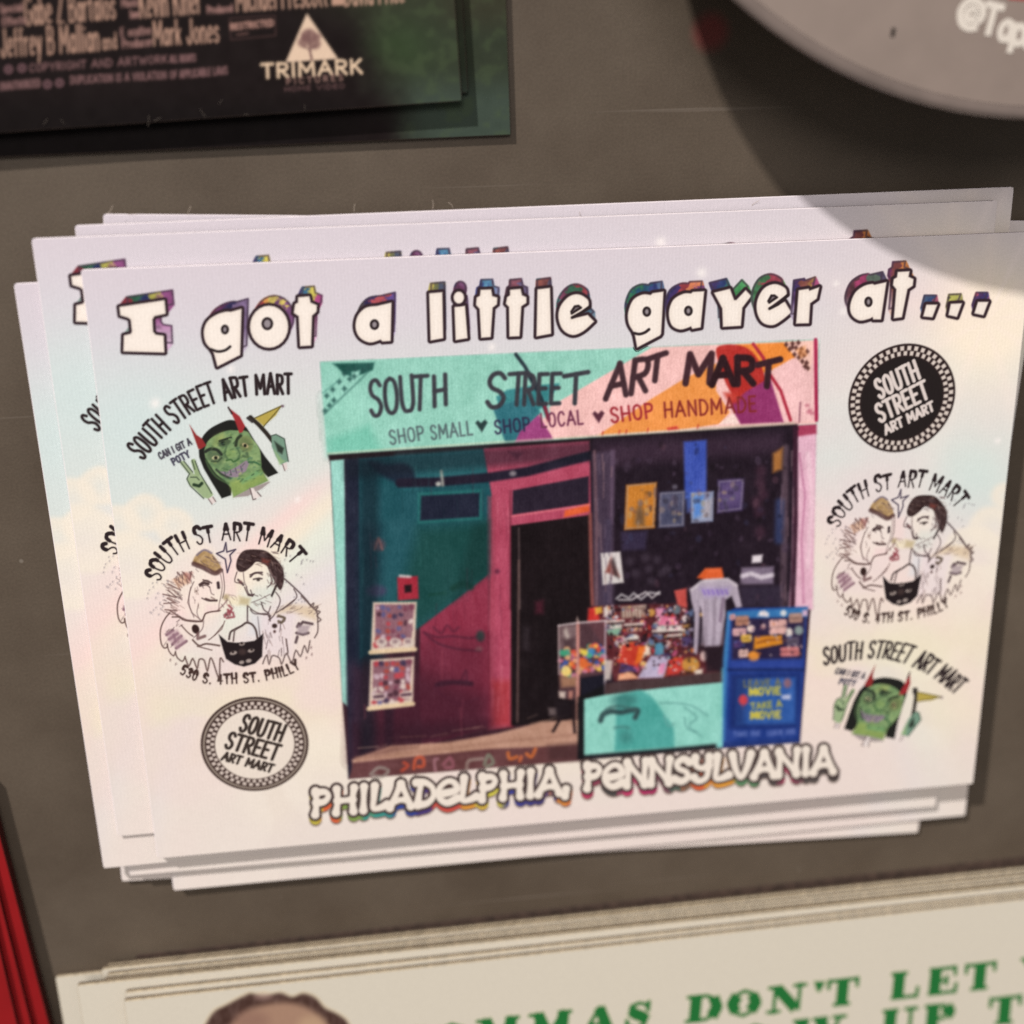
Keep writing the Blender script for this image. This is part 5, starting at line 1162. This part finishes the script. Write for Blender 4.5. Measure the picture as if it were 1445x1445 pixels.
def place(o, tl, edge, z, cw=CW, ch=CH):
    """put a sheet so that its upper left corner is seen at tl and its upper edge runs towards edge"""
    p = at(*tl, z+TH); q = at(*edge, z+TH)
    a = math.atan2(q[1]-p[1], q[0]-p[0])
    c, s = math.cos(a), math.sin(a)
    o.location = ((p[0]+c*cw/2+s*ch/2)/1000, (p[1]+s*cw/2-c*ch/2)/1000, z/1000); o.rotation_euler = (0, 0, a)
    return a


def place_bl(o, bl, edge, z, cw=CW, ch=CH):
    p = at(*bl, z+TH); q = at(*edge, z+TH)
    a = math.atan2(q[1]-p[1], q[0]-p[0])
    c, s = math.cos(a), math.sin(a)
    o.location = ((p[0]+c*cw/2-s*ch/2)/1000, (p[1]+s*cw/2+c*ch/2)/1000, z/1000); o.rotation_euler = (0, 0, a)


spec = [('tl', (44, 336.5), (1405, 283), 'pastel souvenir magnet just under the whole one, first letter of its title cut off', ('backing', 'vinyl_sheet', 'printed_sky', 'title_lettering', 'monster_emblem', 'couple_emblem')),
        ('tl', (19, 400), (700, 368.5), 'pastel souvenir magnet sticking out farthest left, lower than its neighbours', ('backing', 'vinyl_sheet', 'printed_sky')),
        ('tl', (105, 318), (1421, 264), 'pastel souvenir magnet whose bare lilac upper right corner reaches farthest up', ('backing', 'vinyl_sheet', 'printed_sky')),
        ('bl', (183, 1236), (1361, 1135), 'pastel souvenir magnet, upper one of the two thin strips below the whole one', ('backing', 'vinyl_sheet', 'printed_sky')),
        ('tl', (145, 302), (420, 304), 'pastel souvenir magnet showing only a small sliver at the top left', ('backing', 'vinyl_sheet', 'printed_sky')),
        ('bl', (245, 1257), (1361, 1151), 'pastel souvenir magnet, lowest bright strip under the bottom left of the stack', ('backing', 'vinyl_sheet', 'printed_sky')),
        ('bl', (172, 1244), (1308, 1174), 'pastel souvenir magnet at the very bottom of the stack, on the grey board', ('backing', 'vinyl_sheet', 'printed_sky'))]
for k, (mode, p, q, lb, keep) in enumerate(spec):
    c = copy_tree(root, None, keep)
    c['label'] = lb
    z = ZA-TH*(k+2)-0.02*(k+1)
    wf = .981 if k == 2 else 1.0                               # one sheet was trimmed a little narrower
    (place if mode == 'tl' else place_bl)(c, p, q, z, CW*wf)
    c.scale = (wf, 1, 1)


# ------------------------------------------------------------------ dark film magnets, upper left
def film_face(z, root_xy, rz, wd, ht, x0, y0, w, h, credits=True):
    s = Sheet(w, h, 13.0, x0, y0)
    f, i = plane_space(z, root_xy, rz); s.space(f, i)
    X, Y = np.meshgrid(s.xs, s.ys); x, y = f(X, Y)
    c = np.zeros(x.shape+(3,))+np.array((26, 19, 19.0))
    n = fbm(x/60, y/60); n2 = fbm(x/16+4, y/16)
    def mixin(al, col):
        nonlocal c
        c = c*(1-al[..., None])+np.array(col, float)*al[..., None]
    k = smooth(470, 600, x+(y-60)*-0.35+60*(n-.5))
    mixin(k, (50, 56, 44)); mixin(0.9*k*np.exp(-(((x-535)/70)**2+((y-70)/55)**2)), (54, 72, 44)); mixin(.8*k*smooth(85, 150, y), (64, 76, 68)); mixin(.6*smooth(600, 660, x)*smooth(60, 0, y), (62, 56, 44))
    mixin(.5*smooth(380, 520, x)*smooth(60, -10, y), (52, 54, 40)); mixin(.35*smooth(.5, .7, n2)*k, (66, 80, 52))
    mixin(.8*smooth(120, 165, y)*smooth(560, 430, x), (20, 15, 15))
    s.img[:] = c+((n2-.5)*8)[..., None]
    if credits:
        s.cur = 1
        tan = (178, 140, 121)
        tall = lambda tx, p0, p1, h, r=1.25, colr=tan, **kw: s.text(tx, [p0, p1], h, r, colr, 1.6, slant=.05, **kw)
        tall('Gabe Z Bartalos', (36, 35), (163, 26), 40, 1.5, gap=.18); tall('Kevin Kiner', (198, 25), (284, 18), 40, 1.5, gap=.18); tall('Michael Prescott', (334, 16), (462, 8), 38, 1.5, gap=.16); tall('David Price', (487, 8), (571, 3), 36, 1.5, gap=.16)
        s.poly([(468, -10), (486, -11), (486, 7), (468, 8)], tan, 1.5)
        tall('Jeffrey B Mallian', (2, 80), (140, 71), 38, 1.5, gap=.18); tall('and', (145, 70), (165, 68), 22, 1.1); tall('Mark Jones', (217, 64), (309, 59), 34, 1.5, gap=.18)
        sm = (150, 112, 106)
        for tx, p0, p1, h in (('Special', (0, 18), (32, 15), 11), ('Effects', (4, 36), (36, 33), 11), ('Music', (172, 10), (195, 8), 11), ('Score', (184, 25), (196, 24), 10), ('Produced', (293, 19), (328, 16), 10), ('Executive', (171, 52), (213, 48), 12), ('Producer', (173, 68), (215, 64), 12)): tall(tx, p0, p1, h, 1.1, sm)
        for tx, p0, p1, h in (('COPYRIGHT AND ARTWORK', (42, 101), (236, 88), 10), ('ALL RIGHTS', (240, 88), (276, 86), 9), ('UNAUTHORIZED', (0, 127), (57, 122), 10), ('DUPLICATION IS A VIOLATION OF', (100, 118), (250, 110), 10), ('APPLICABLE LAWS', (254, 110), (321, 104), 10)): tall(tx, p0, p1, h, 1.1, (120, 88, 88))
        for px, py in ((12, 98), (31, 96), (67, 119), (84, 117)): s.line(ell(px, py, 5, 5)+[(px+5, py)], (136, 98, 104), 1.1, 1.6); s.poly(ell(px, py, 2, 2.5), (110, 80, 84), 1.8)
        s.line([(324, 26), (388, 22), (389, 50), (326, 56), (324, 26)], (74, 52, 50), .8, 1.2); tall('RESTRICTED', (326, 42), (386, 36), 8, 1.2, (170, 128, 116)); s.line([(334, 49), (350, 47)], (120, 86, 80), 1, 1.4)
        s.poly([(433, 19), (477, 83), (403, 88)], (216, 188, 164), 1.4)
        for px, py, r in ((436, 50, 11), (428, 60, 8), (444, 62, 9), (447, 52, 6), (430, 52, 6)): s.poly(ell(px, py, r, r*.9, 0, 9), (112, 80, 78), 3, .75)
        for a in ((428, 66), (436, 44), (446, 64)): s.line([a, (437, 70), (440, 84)], (100, 70, 70), 1.0, 1.2, .8)
        s.text('TRIMARK', [(370, 110), (511, 103)], 19, 2.2, (214, 186, 158), 1.1, gap=.2)
        s.text('PICTURES', [(405, 119), (484, 113)], 8, 1.0, (136, 104, 96), 1.2, gap=.5); s.text('HOME VIDEO', [(402, 129), (486, 124)], 6, .8, (92, 66, 66), 1.2)
        s.cur = 0
    s.blur((slice(None), slice(None)), 1)
    return s


FILM = print_mat('glossy_film_print', .5, .03, .06)
FEDGE = plain_mat('dark_film_edge', (62, 48, 42), .5, .3, 500)
FW, FH = 66.0, 92.0
FG = 'dark film magnets at the upper left'
for k, (corner, left, z, lb) in enumerate((((721, 190.5), (0, 222), 0.02, 'dark film magnet lowest of the three, its wide greenish right border showing'),
                                          ((661, 131), (300, 152), .75, 'dark film magnet in the middle, only a thin edge beside the credits'),
                                          ((652, 142.5), (0, 187.5), 1.6, 'dark film magnet on top with tan credits and a pale triangle logo'))):
    th = .6
    p = at(*corner, z+th); q = at(*left, z+th)
    a = math.atan2(p[1]-q[1], p[0]-q[0]); c, s_ = math.cos(a), math.sin(a)
    cx, cy = p[0]-c*FW/2-s_*FH/2, p[1]-s_*FW/2+c*FH/2
    r = thing('film_magnet', lb, 'magnet', (cx/1000, cy/1000, z/1000), a, FG)
    slab('backing', FW, FH, 0, th, FEDGE, r)
    sh = film_face(z+th, (cx, cy), a, FW, FH, -FW/2+.06, -FH/2+.06, FW-.12, 36.0, k == 2)
    o = sh.sheet_mesh('printed_face', FILM, th+.004, r, 2 if k < 2 else 2)
    if k == 2:
        t_ = sh.part_mesh('credit_lettering', [1], FILM, th+.010, o); t_['label'] = 'tan film credits and pale triangle logo'
    up_ = mesh_from('printed_border', np.array([(-FW/2+.06, -FH/2+36.06, th+.004), (FW/2-.06, -FH/2+36.06, th+.004), (FW/2-.06, FH/2-.06, th+.004), (-FW/2+.06, FH/2-.06, th+.004)])/1000, [(0, 1, 2, 3)], FILM, r, np.tile(s2l((60, 58, 46)), (4, 1)))

def lint(name, spots, z, parent_obj, mat, rad=.05, seed=1):
    """short curled fibres caught on an edge"""
    rn = random.Random(seed); V = []; Fq = []
    mw = parent_obj.matrix_basis.inverted()
    for px, py, ln, an in spots:
        a = at(px, py, z)[:2]; pts = []
        for k in range(7):
            an += rn.uniform(-.25, .25); a = a+np.array((math.cos(an), math.sin(an)))*ln/6; pts.append(a)
        base = len(V)
        for k, q in enumerate(pts):
            d = pts[min(k+1, 6)]-pts[max(k-1, 0)]; d = d/np.hypot(*d); nn = np.array([-d[1], d[0]])
            for sg in (-1, 1):
                w3 = mw @ Vector(((q[0]+nn[0]*rad*sg)/1000, (q[1]+nn[1]*rad*sg)/1000, (z+.04+.02*k)/1000)); V.append(tuple(w3))
        for k in range(6): Fq.append((base+2*k, base+2*k+1, base+2*k+3, base+2*k+2))
    return mesh_from(name, V, Fq, mat, parent_obj)


FIBRE = plain_mat('dust_fibre', (176, 160, 146), .8, .1, 200)
lint('lint', ((60, 177, .6, .8), (92, 176, .5, 2.2), (208, 180, .9, 1.2), (216, 172, .7, .4), (292, 166, .8, 2.4), (308, 148, .5, .9), (430, 157, .5, 1.6), (352, 162, .4, 2.9)), 1.6+.6, r, plain_mat('grey_fibre', (92, 82, 74), .8, .1, 200), .016)
lint('lint', ((148, 303, 1.0, .3), (195, 303, .8, 2.8), (265, 306, .9, 1.4), (500, 300, .7, 1.7), (610, 296, .8, 1.5), (640, 295, .7, 1.9), (1060, 292, .8, 1.2), (820, 309, .6, 1.8)), ZA-TH*3.2, root, FIBRE, .02, 5)

# ------------------------------------------------------------------ cream slogan magnets, bottom
SLAB = {}
def slab_letters():
    """wide poster capitals with thick stems, thin hairlines and slab feet: (width, [(stroke, thickness)])"""
    K, k = .115, .05
    def foot(x, y, w=.2): return ([(x-w, y), (x+w, y)], k)
    D = SLAB
    D['M'] = (1.25, [([(.2, 0), (.2, 1)], k), ([(.22, 1), (.5, .1)], K), ([(.5, .1), (.78, 1)], k), ([(.8, 0), (.8, 1)], K), foot(.18, .04, .15), foot(.8, .04, .16), foot(.16, .96, .12), foot(.84, .96, .12)])
    D['A'] = (1.05, [([(.16, .02), (.5, .98)], k), ([(.5, .98), (.82, .02)], K), ([(.28, .34), (.7, .34)], k), foot(.14, .04, .13), foot(.82, .04, .17)])
    D['S'] = (.82, [([(.82, .72), (.74, .9), (.5, .97), (.25, .88), (.22, .7)], k), ([(.24, .72), (.4, .56), (.66, .44), (.8, .28)], K), ([(.8, .3), (.72, .08), (.45, .02), (.2, .12), (.14, .32)], k), ([(.84, .66), (.84, .98)], k), ([(.13, .02), (.13, .34)], k)])
    D['D'] = (1.05, [([(.26, 0), (.26, 1)], K), ([(.26, .96), (.56, .95), (.7, .85)], k), ([(.72, .88), (.84, .5), (.72, .12)], K), ([(.7, .13), (.55, .05), (.26, .04)], k), foot(.2, .04, .16), foot(.2, .96, .16)])
    D['O'] = (1.05, [([(.3, .82), (.18, .5), (.3, .18)], K), ([(.7, .82), (.82, .5), (.7, .18)], K), ([(.28, .85), (.5, .97), (.72, .85)], k), ([(.28, .15), (.5, .03), (.72, .15)], k)])
    D['N'] = (1.12, [([(.2, 0), (.2, .96)], k), ([(.24, .94), (.76, .06)], K), ([(.82, .05), (.82, 1)], k), foot(.2, .04, .14), foot(.17, .96, .12), foot(.82, .96, .14)])
    D["'"] = (.3, [([(.5, .95), (.45, .68)], K)])
    D['T'] = (1.0, [([(.5, 0), (.5, .96)], K), ([(.12, .96), (.88, .96)], k), ([(.1, .98), (.1, .7)], k), ([(.9, .98), (.9, .7)], k), foot(.5, .04, .2)])
    D['L'] = (.95, [([(.3, 0), (.3, 1)], K), foot(.3, .96, .2), ([(.14, .04), (.84, .04)], k), ([(.86, .02), (.88, .34)], k)])
    D['E'] = (1.0, [([(.28, 0), (.28, 1)], K), ([(.14, .96), (.8, .96)], k), ([(.82, .98), (.83, .7)], k), ([(.3, .5), (.6, .5)], k), ([(.6, .64), (.6, .36)], k), ([(.14, .04), (.84, .04)], k), ([(.86, .02), (.88, .32)], k)])
    D['Y'] = (1.0, [([(.5, 0), (.5, .42)], K), ([(.2, .96), (.5, .42)], K), ([(.8, .96), (.52, .45)], k), foot(.2, .96, .17), foot(.82, .96, .14), foot(.5, .04, .2)])
    D['U'] = (1.05, [([(.26, .96), (.26, .25), (.36, .06)], K), ([(.34, .05), (.55, .02), (.72, .12), (.78, .3), (.78, .96)], k), foot(.25, .96, .17), foot(.78, .96, .14)])
    D['P'] = (.95, [([(.28, 0), (.28, 1)], K), ([(.28, .96), (.6, .95)], k), ([(.66, .92), (.76, .72), (.66, .54)], K), ([(.62, .48), (.28, .46)], k), foot(.22, .96, .14), foot(.28, .04, .2)])
    D['W'] = (1.4, [([(.12, .96), (.32, .04)], K), ([(.32, .04), (.5, .9)], k), ([(.5, .96), (.68, .04)], K), ([(.68, .04), (.88, .96)], k), foot(.13, .96, .13), foot(.5, .96, .12), foot(.87, .96, .11)])
    D['G'] = (1.05, [([(.3, .82), (.18, .5), (.3, .18)], K), ([(.28, .85), (.5, .97), (.72, .85)], k), ([(.28, .15), (.5, .03), (.74, .12)], k), ([(.76, .04), (.76, .38)], K), foot(.74, .4, .16), ([(.8, .98), (.8, .68)], k)])
    D['R'] = (1.05, [([(.26, 0), (.26, 1)], K), ([(.26, .96), (.58, .95)], k), ([(.62, .92), (.72, .72), (.62, .56)], K), ([(.58, .5), (.26, .5)], k), ([(.56, .48), (.78, .04)], K), foot(.2, .96, .14), foot(.26, .04, .18), foot(.84, .04, .1)])
slab_letters()


def slogan_face(z, xy, rz, wd, ht):
    hh = 26.0
    s = Sheet(wd-.12, hh, 13.0, -wd/2+.06, ht/2-.06-hh)
    f, i = plane_space(z, xy, rz); s.space(f, i)
    X, Y = np.meshgrid(s.xs, s.ys); x, y = f(X, Y)
    s.img[:] = np.array((213, 199, 174.0))+((fbm(x/40, y/40)-.5)*9)[..., None]+((fbm(x/8, y/8, 2)-.5)*5)[..., None]
    base = s.img.copy()
    green = (34, 108, 52)
    s.cur = 1
    def line(word, p0, dirx, h, adv):
        """one line of poster capitals: p0 left end, adv px per width unit"""
        d = np.array(dirx, float); u = np.array((3.5, -1.0*h)); q = np.array(p0, float)
        for ch, px in word:
            o = np.array((px, p0[1]+(px-p0[0])*d[1]/d[0]))
            w_, st = SLAB[ch]
            for pts, th in st:
                q = [tuple(o+d/d[0]*gx*w_*adv+u*gy) for gx, gy in pts]
                if ch == "'":
                    s.poly([(q[0][0]-8, q[0][1]-2), (q[0][0]+8, q[0][1]-2), (q[1][0]+2, q[1][1]+2), (q[1][0]-2, q[1][1]+2)], green, 2.0); continue
                if th < .1: s.line(q, green, th*adv*1.0, 1.2); continue
                for (x0, y0), (x1, y1) in zip(q[:-1], q[1:]):
                    L_ = math.hypot(x1-x0, y1-y0); nx, ny = -(y1-y0)/L_*th*adv*1.4, (x1-x0)/L_*th*adv*1.4
                    s.poly([(x0+nx, y0+ny), (x1+nx, y1+ny), (x1-nx, y1-ny), (x0-nx, y0-ny)], green, 1.2)
                for c_ in q[1:-1]: s.poly(ell(c_[0], c_[1], th*adv*1.35, th*adv*1.35, 0, 14), green, 1.2)
    line([('M', 535), ('O', 608), ('M', 668), ('M', 742), ('A', 816), ('S', 878), ('D', 966), ('O', 1022), ('N', 1080), ("'", 1146), ('T', 1162), ('L', 1252), ('E', 1304), ('T', 1356), ('Y', 1438)], (971, 1443), (1.0, -.114), 37, 50)
    line([('G', 890), ('R', 960), ('O', 1035), ('W', 1118), ('U', 1240), ('P', 1300), ('T', 1390), ('O', 1446)], (1243, 1464), (1.0, -.112), 38, 52)
    s.cur = 2
    P = s.poly
    P(catmull([(285, 1460), (300, 1430), (320, 1418), (345, 1405), (355, 1402), (372, 1406), (395, 1401), (412, 1407), (428, 1402), (445, 1408), (458, 1422), (478, 1432), (492, 1446), (495, 1480), (390, 1500), (290, 1480)], 4, True), lambda x, y: np.array((78, 56, 50.0))+((fbm(x/5, y/8, 3)-.5)*40)[..., None], 4)
    P(catmull([(318, 1460), (345, 1428), (390, 1415), (430, 1420), (462, 1446), (470, 1490), (390, 1510), (320, 1490)], 4, True), (160, 126, 106), 7); P(ell(372, 1407, 13, 5), (150, 120, 112), 5, .6); P(ell(355, 1440, 24, 14), (134, 100, 88), 12, .6); P(ell(440, 1450, 20, 16), (190, 160, 128), 10, .6)
    s.cur = 0
    return s, base


CREAM = print_mat('cream_matte_print', .5, .03, .1)
CEDGE = plain_mat('soiled_rubber_edge', (86, 72, 58), .7, .45, 1800)
CTOP = plain_mat('cream_sheet_edge', (172, 156, 130), .6, .3, 1500)
SG = 'cream slogan magnets stacked at the bottom'
SW, SHT = 124.0, 76.0
tl_e = [((78, 1379), (760, 1306), 'cream slogan magnet lowest in the bottom stack, its blank corner farthest left'),
        ((150, 1363), (1445, 1226), 'cream slogan magnet near the bottom of its stack, its upper edge farthest up'),
        ((143, 1368), (1445, 1232), 'cream slogan magnet with a speckled edge, second farthest up'),
        ((150, 1376), (1445, 1238), 'cream slogan magnet between two others with soiled edges'),
        ((146, 1383), (1445, 1245), 'cream slogan magnet fourth from the top of the bottom stack'),
        ((108, 1391), (800, 1318), 'cream slogan magnet whose upper left corner lies inside the farthest left one'),
        ((176, 1401), (1445, 1262), 'cream slogan magnet directly under the one with green capitals'),
        ((174, 1413), (1445, 1269), 'cream slogan magnet on top with green capitals and a head of brown hair')]
STH = .62
for k, (p, q, lb) in enumerate(tl_e):
    z = .15+k*(STH+.02)
    a_ = at(*p, z+STH); b_ = at(*q, z+STH)
    an = math.atan2(b_[1]-a_[1], b_[0]-a_[0]); c, s_ = math.cos(an), math.sin(an)
    cx, cy = a_[0]+c*SW/2+s_*SHT/2, a_[1]+s_*SW/2-c*SHT/2
    r = thing('slogan_magnet', lb, 'magnet', (cx/1000, cy/1000, z/1000), an, SG)
    slab('backing', SW, SHT, 0, STH-.3, CEDGE, r); slab('cream_sheet', SW, SHT, STH-.3, STH, CTOP, r)
    last = k == len(tl_e)-1
    V = np.array([(-SW/2+.06, -SHT/2+.06, STH+.004), (SW/2-.06, -SHT/2+.06, STH+.004), (SW/2-.06, SHT/2-.06, STH+.004), (-SW/2+.06, SHT/2-.06, STH+.004)])/1000
    o = mesh_from('printed_face', V, [(0, 1, 2, 3)], CREAM, r, np.tile(s2l((207, 198, 182)), (4, 1)))
    if last:
        sh, base = slogan_face(z+STH, (cx, cy), an, SW, SHT)
        g_ = sh.part_mesh('slogan_lettering', [1], CREAM, STH+.010, o); g_['label'] = 'green poster capitals'
        g_ = sh.part_mesh('portrait', [2], CREAM, STH+.010, o); g_['label'] = 'top of a head with brown hair'

a_ = at(190, 1350, .4); b_ = at(1445, 1211, .4)  # dark sheet put in to give the band of shade above the cream stack
an = math.atan2(b_[1]-a_[1], b_[0]-a_[0]); c, s_ = math.cos(an), math.sin(an)
r = thing('shade_band_magnet', 'dark brown dusty magnet sheet, added as the band of shade above the cream stack', 'magnet', ((a_[0]+c*SW/2+s_*30)/1000, (a_[1]+s_*SW/2-c*30)/1000, .02/1000), an)
slab('sheet', SW, 60.0, 0, .13, plain_mat('shade_band_rubber', (66, 50, 42), .8, .4, 900), r)

# ------------------------------------------------------------------ red magnets, lower left
REDM = plain_mat('red_print', (138, 22, 25), .5, .10, 120, 0, .15)
REDE = plain_mat('dark_red_edge', (92, 22, 24), .5, .2, 400)
BLKM = plain_mat('black_print', (26, 18, 14), .5, .2, 200)
RG = 'red magnets at the lower left corner'
RW, RH, RTH = 60.0, 90.0, .55
for k, (top, bot, lb, mat) in enumerate((((5, 1200), (69, 1445), 'thick red magnet reaching farthest right of the red ones', REDM),
                                        ((-10, 1230), (44, 1445), 'thick red magnet between the two others in the lower left corner', REDM),
                                        ((-24, 1240), (24, 1445), 'thick bright red magnet on top, cut by the left side of the photo', REDM))):
    th = 1.5 if k == 0 else RTH
    z = .02 if k == 0 else 1.56+(k-1)*(RTH+.04)
    a_ = at(*top, z+th); b_ = at(*bot, z+th)
    an = math.atan2(a_[1]-b_[1], a_[0]-b_[0])-math.pi/2
    c, s_ = math.cos(an), math.sin(an)
    # right edge passes through a_ and b_; upper right corner just outside the photo
    up = np.array([-s_, c]); rt = np.array([c, s_])
    tr = a_[:2]+up*9
    cen = tr-rt*RW/2-up*RH/2
    r = thing('red_magnet', lb, 'magnet', (cen[0]/1000, cen[1]/1000, z/1000), an, RG)
    slab('backing', RW, RH, 0, th, REDE, r)
    V = np.array([(-RW/2+.06, -RH/2+.06, th+.004), (RW/2-.06, -RH/2+.06, th+.004), (RW/2-.06, RH/2-.06, th+.004), (-RW/2+.06, RH/2-.06, th+.004)])/1000
    mesh_from('printed_face', V, [(0, 1, 2, 3)], mat, r)

# ------------------------------------------------------------------ round button, upper right
ZB = 15.0; BR = 45.5
pts = [at(px, py, ZB)[:2] for px, py in ((1024, 0), (1141, 72), (1224, 117), (1311, 151), (1424, 171.6))]
cc = np.array([39.8, 87.0])
for _ in range(60):
    d_ = np.array(pts)-cc; r_ = np.hypot(*d_.T)
    cc = cc-np.linalg.lstsq(-d_/r_[:, None], r_-BR, rcond=None)[0]
sx, sy = cc
r = thing('pin_button', 'big grey round button with white lettering, standing off the board', 'button', (sx/1000, sy/1000, 0))


def lathe(name, prof, mat, parent, n=128):
    V = []; Fq = []
    for k, (rad, z) in enumerate(prof):
        for i in range(n):
            a = 2*math.pi*i/n; V.append((rad*math.cos(a)/1000, rad*math.sin(a)/1000, z/1000))
    for k in range(len(prof)-1):
        for i in range(n):
            j = (i+1) % n; Fq.append((k*n+i, k*n+j, (k+1)*n+j, (k+1)*n+i))
    return mesh_from(name, V, Fq, mat, parent, None, True)


BUT = plain_mat('grey_button_print', (144, 128, 119), .33, .05, 300, 0, .5)
MET = plain_mat('button_rim', (132, 117, 110), .25, .1, 300, .3, .6)
dome = lambda q: 1.9*(1-q**3.2)
lathe('printed_face', [(BR*q, ZB+.3+dome(q)) for q in (.975, .965, .955, .94, .92, .9, .86, .8, .7, .6, .4, .2, .001)], BUT, r)
lathe('rim', [(BR*.92, ZB-2.6), (BR*.965, ZB-2.3), (BR*.985, ZB-1.4), (BR*.996, ZB-.4), (BR, ZB+.05), (BR*.998, ZB+.3), (BR*.993, ZB+.46), (BR*.986, ZB+.5), (BR*.979, ZB+.44), (BR*.974, ZB+.42)], MET, r)
lathe('back_plate', [(.001, ZB-2.6), (BR*.92, ZB-2.6)], MET, r)
lathe('magnet_post', [(12, 0.0), (12, ZB-2.6)], MET, r)
WHT = plain_mat('white_button_ink', (225, 214, 202), .4, .03, 300)
RDI = plain_mat('red_button_ink', (170, 60, 60), .4, .05, 300)


def ribbon(name, strokes, rad, mat, parent, zf):
    V = []; Fq = []
    for st in strokes:
        st = np.array(st, float)
        base = len(V)
        for k in range(len(st)):
            d = st[min(k+1, len(st)-1)]-st[max(k-1, 0)]; d = d/np.hypot(*d); nn = np.array([-d[1], d[0]])
            p = st[k]-d*rad*.6*(k == 0)+d*rad*.6*(k == len(st)-1)
            for sg in (-1, 1):
                q = p+nn*rad*sg; V.append((q[0]/1000, q[1]/1000, zf(q)/1000))
        for k in range(len(st)-1): Fq.append((base+2*k, base+2*k+1, base+2*k+3, base+2*k+2))
    return mesh_from(name, V, Fq, mat, parent)


zf = lambda q: ZB+.3+dome(math.hypot(q[0], q[1])/BR)+.03
strokes = []
for ch, px, py, sz in (('@', 1362, 34, 40), ('T', 1398, 44, 40), ('a', 1422, 53, 40), ('p', 1441, 59, 40), ('s', 1460, 65, 40)):
    wd, g = HAND[ch]
    for st in g:
        line_ = [(px+gx*wd*36-gy*-.22*sz*0+gy*sz*.22, py+gx*wd*36*.26-gy*sz) for gx, gy in st]
        L_ = catmull(line_, 4) if len(line_) > 2 else line_
        strokes.append([tuple(at(u_, v_, ZB+2.8)[:2]-np.array([sx, sy])) for u_, v_ in L_])
o = ribbon('white_lettering', strokes, .27, WHT, r, zf)
pt = at(1452, 0, ZB+2.8)[:2]-np.array([sx, sy])
ribbon('red_mark', [[(pt[0]-.5, pt[1]+.9), (pt[0]+4, pt[1]+.5)]], .8, RDI, r, zf)
pt = at(1273, 45, ZB+2.7)[:2]-np.array([sx, sy])
ribbon('speck', [[(pt[0], pt[1]-.25), (pt[0]+.05, pt[1]+.25)]], .16, BLKM, r, zf)
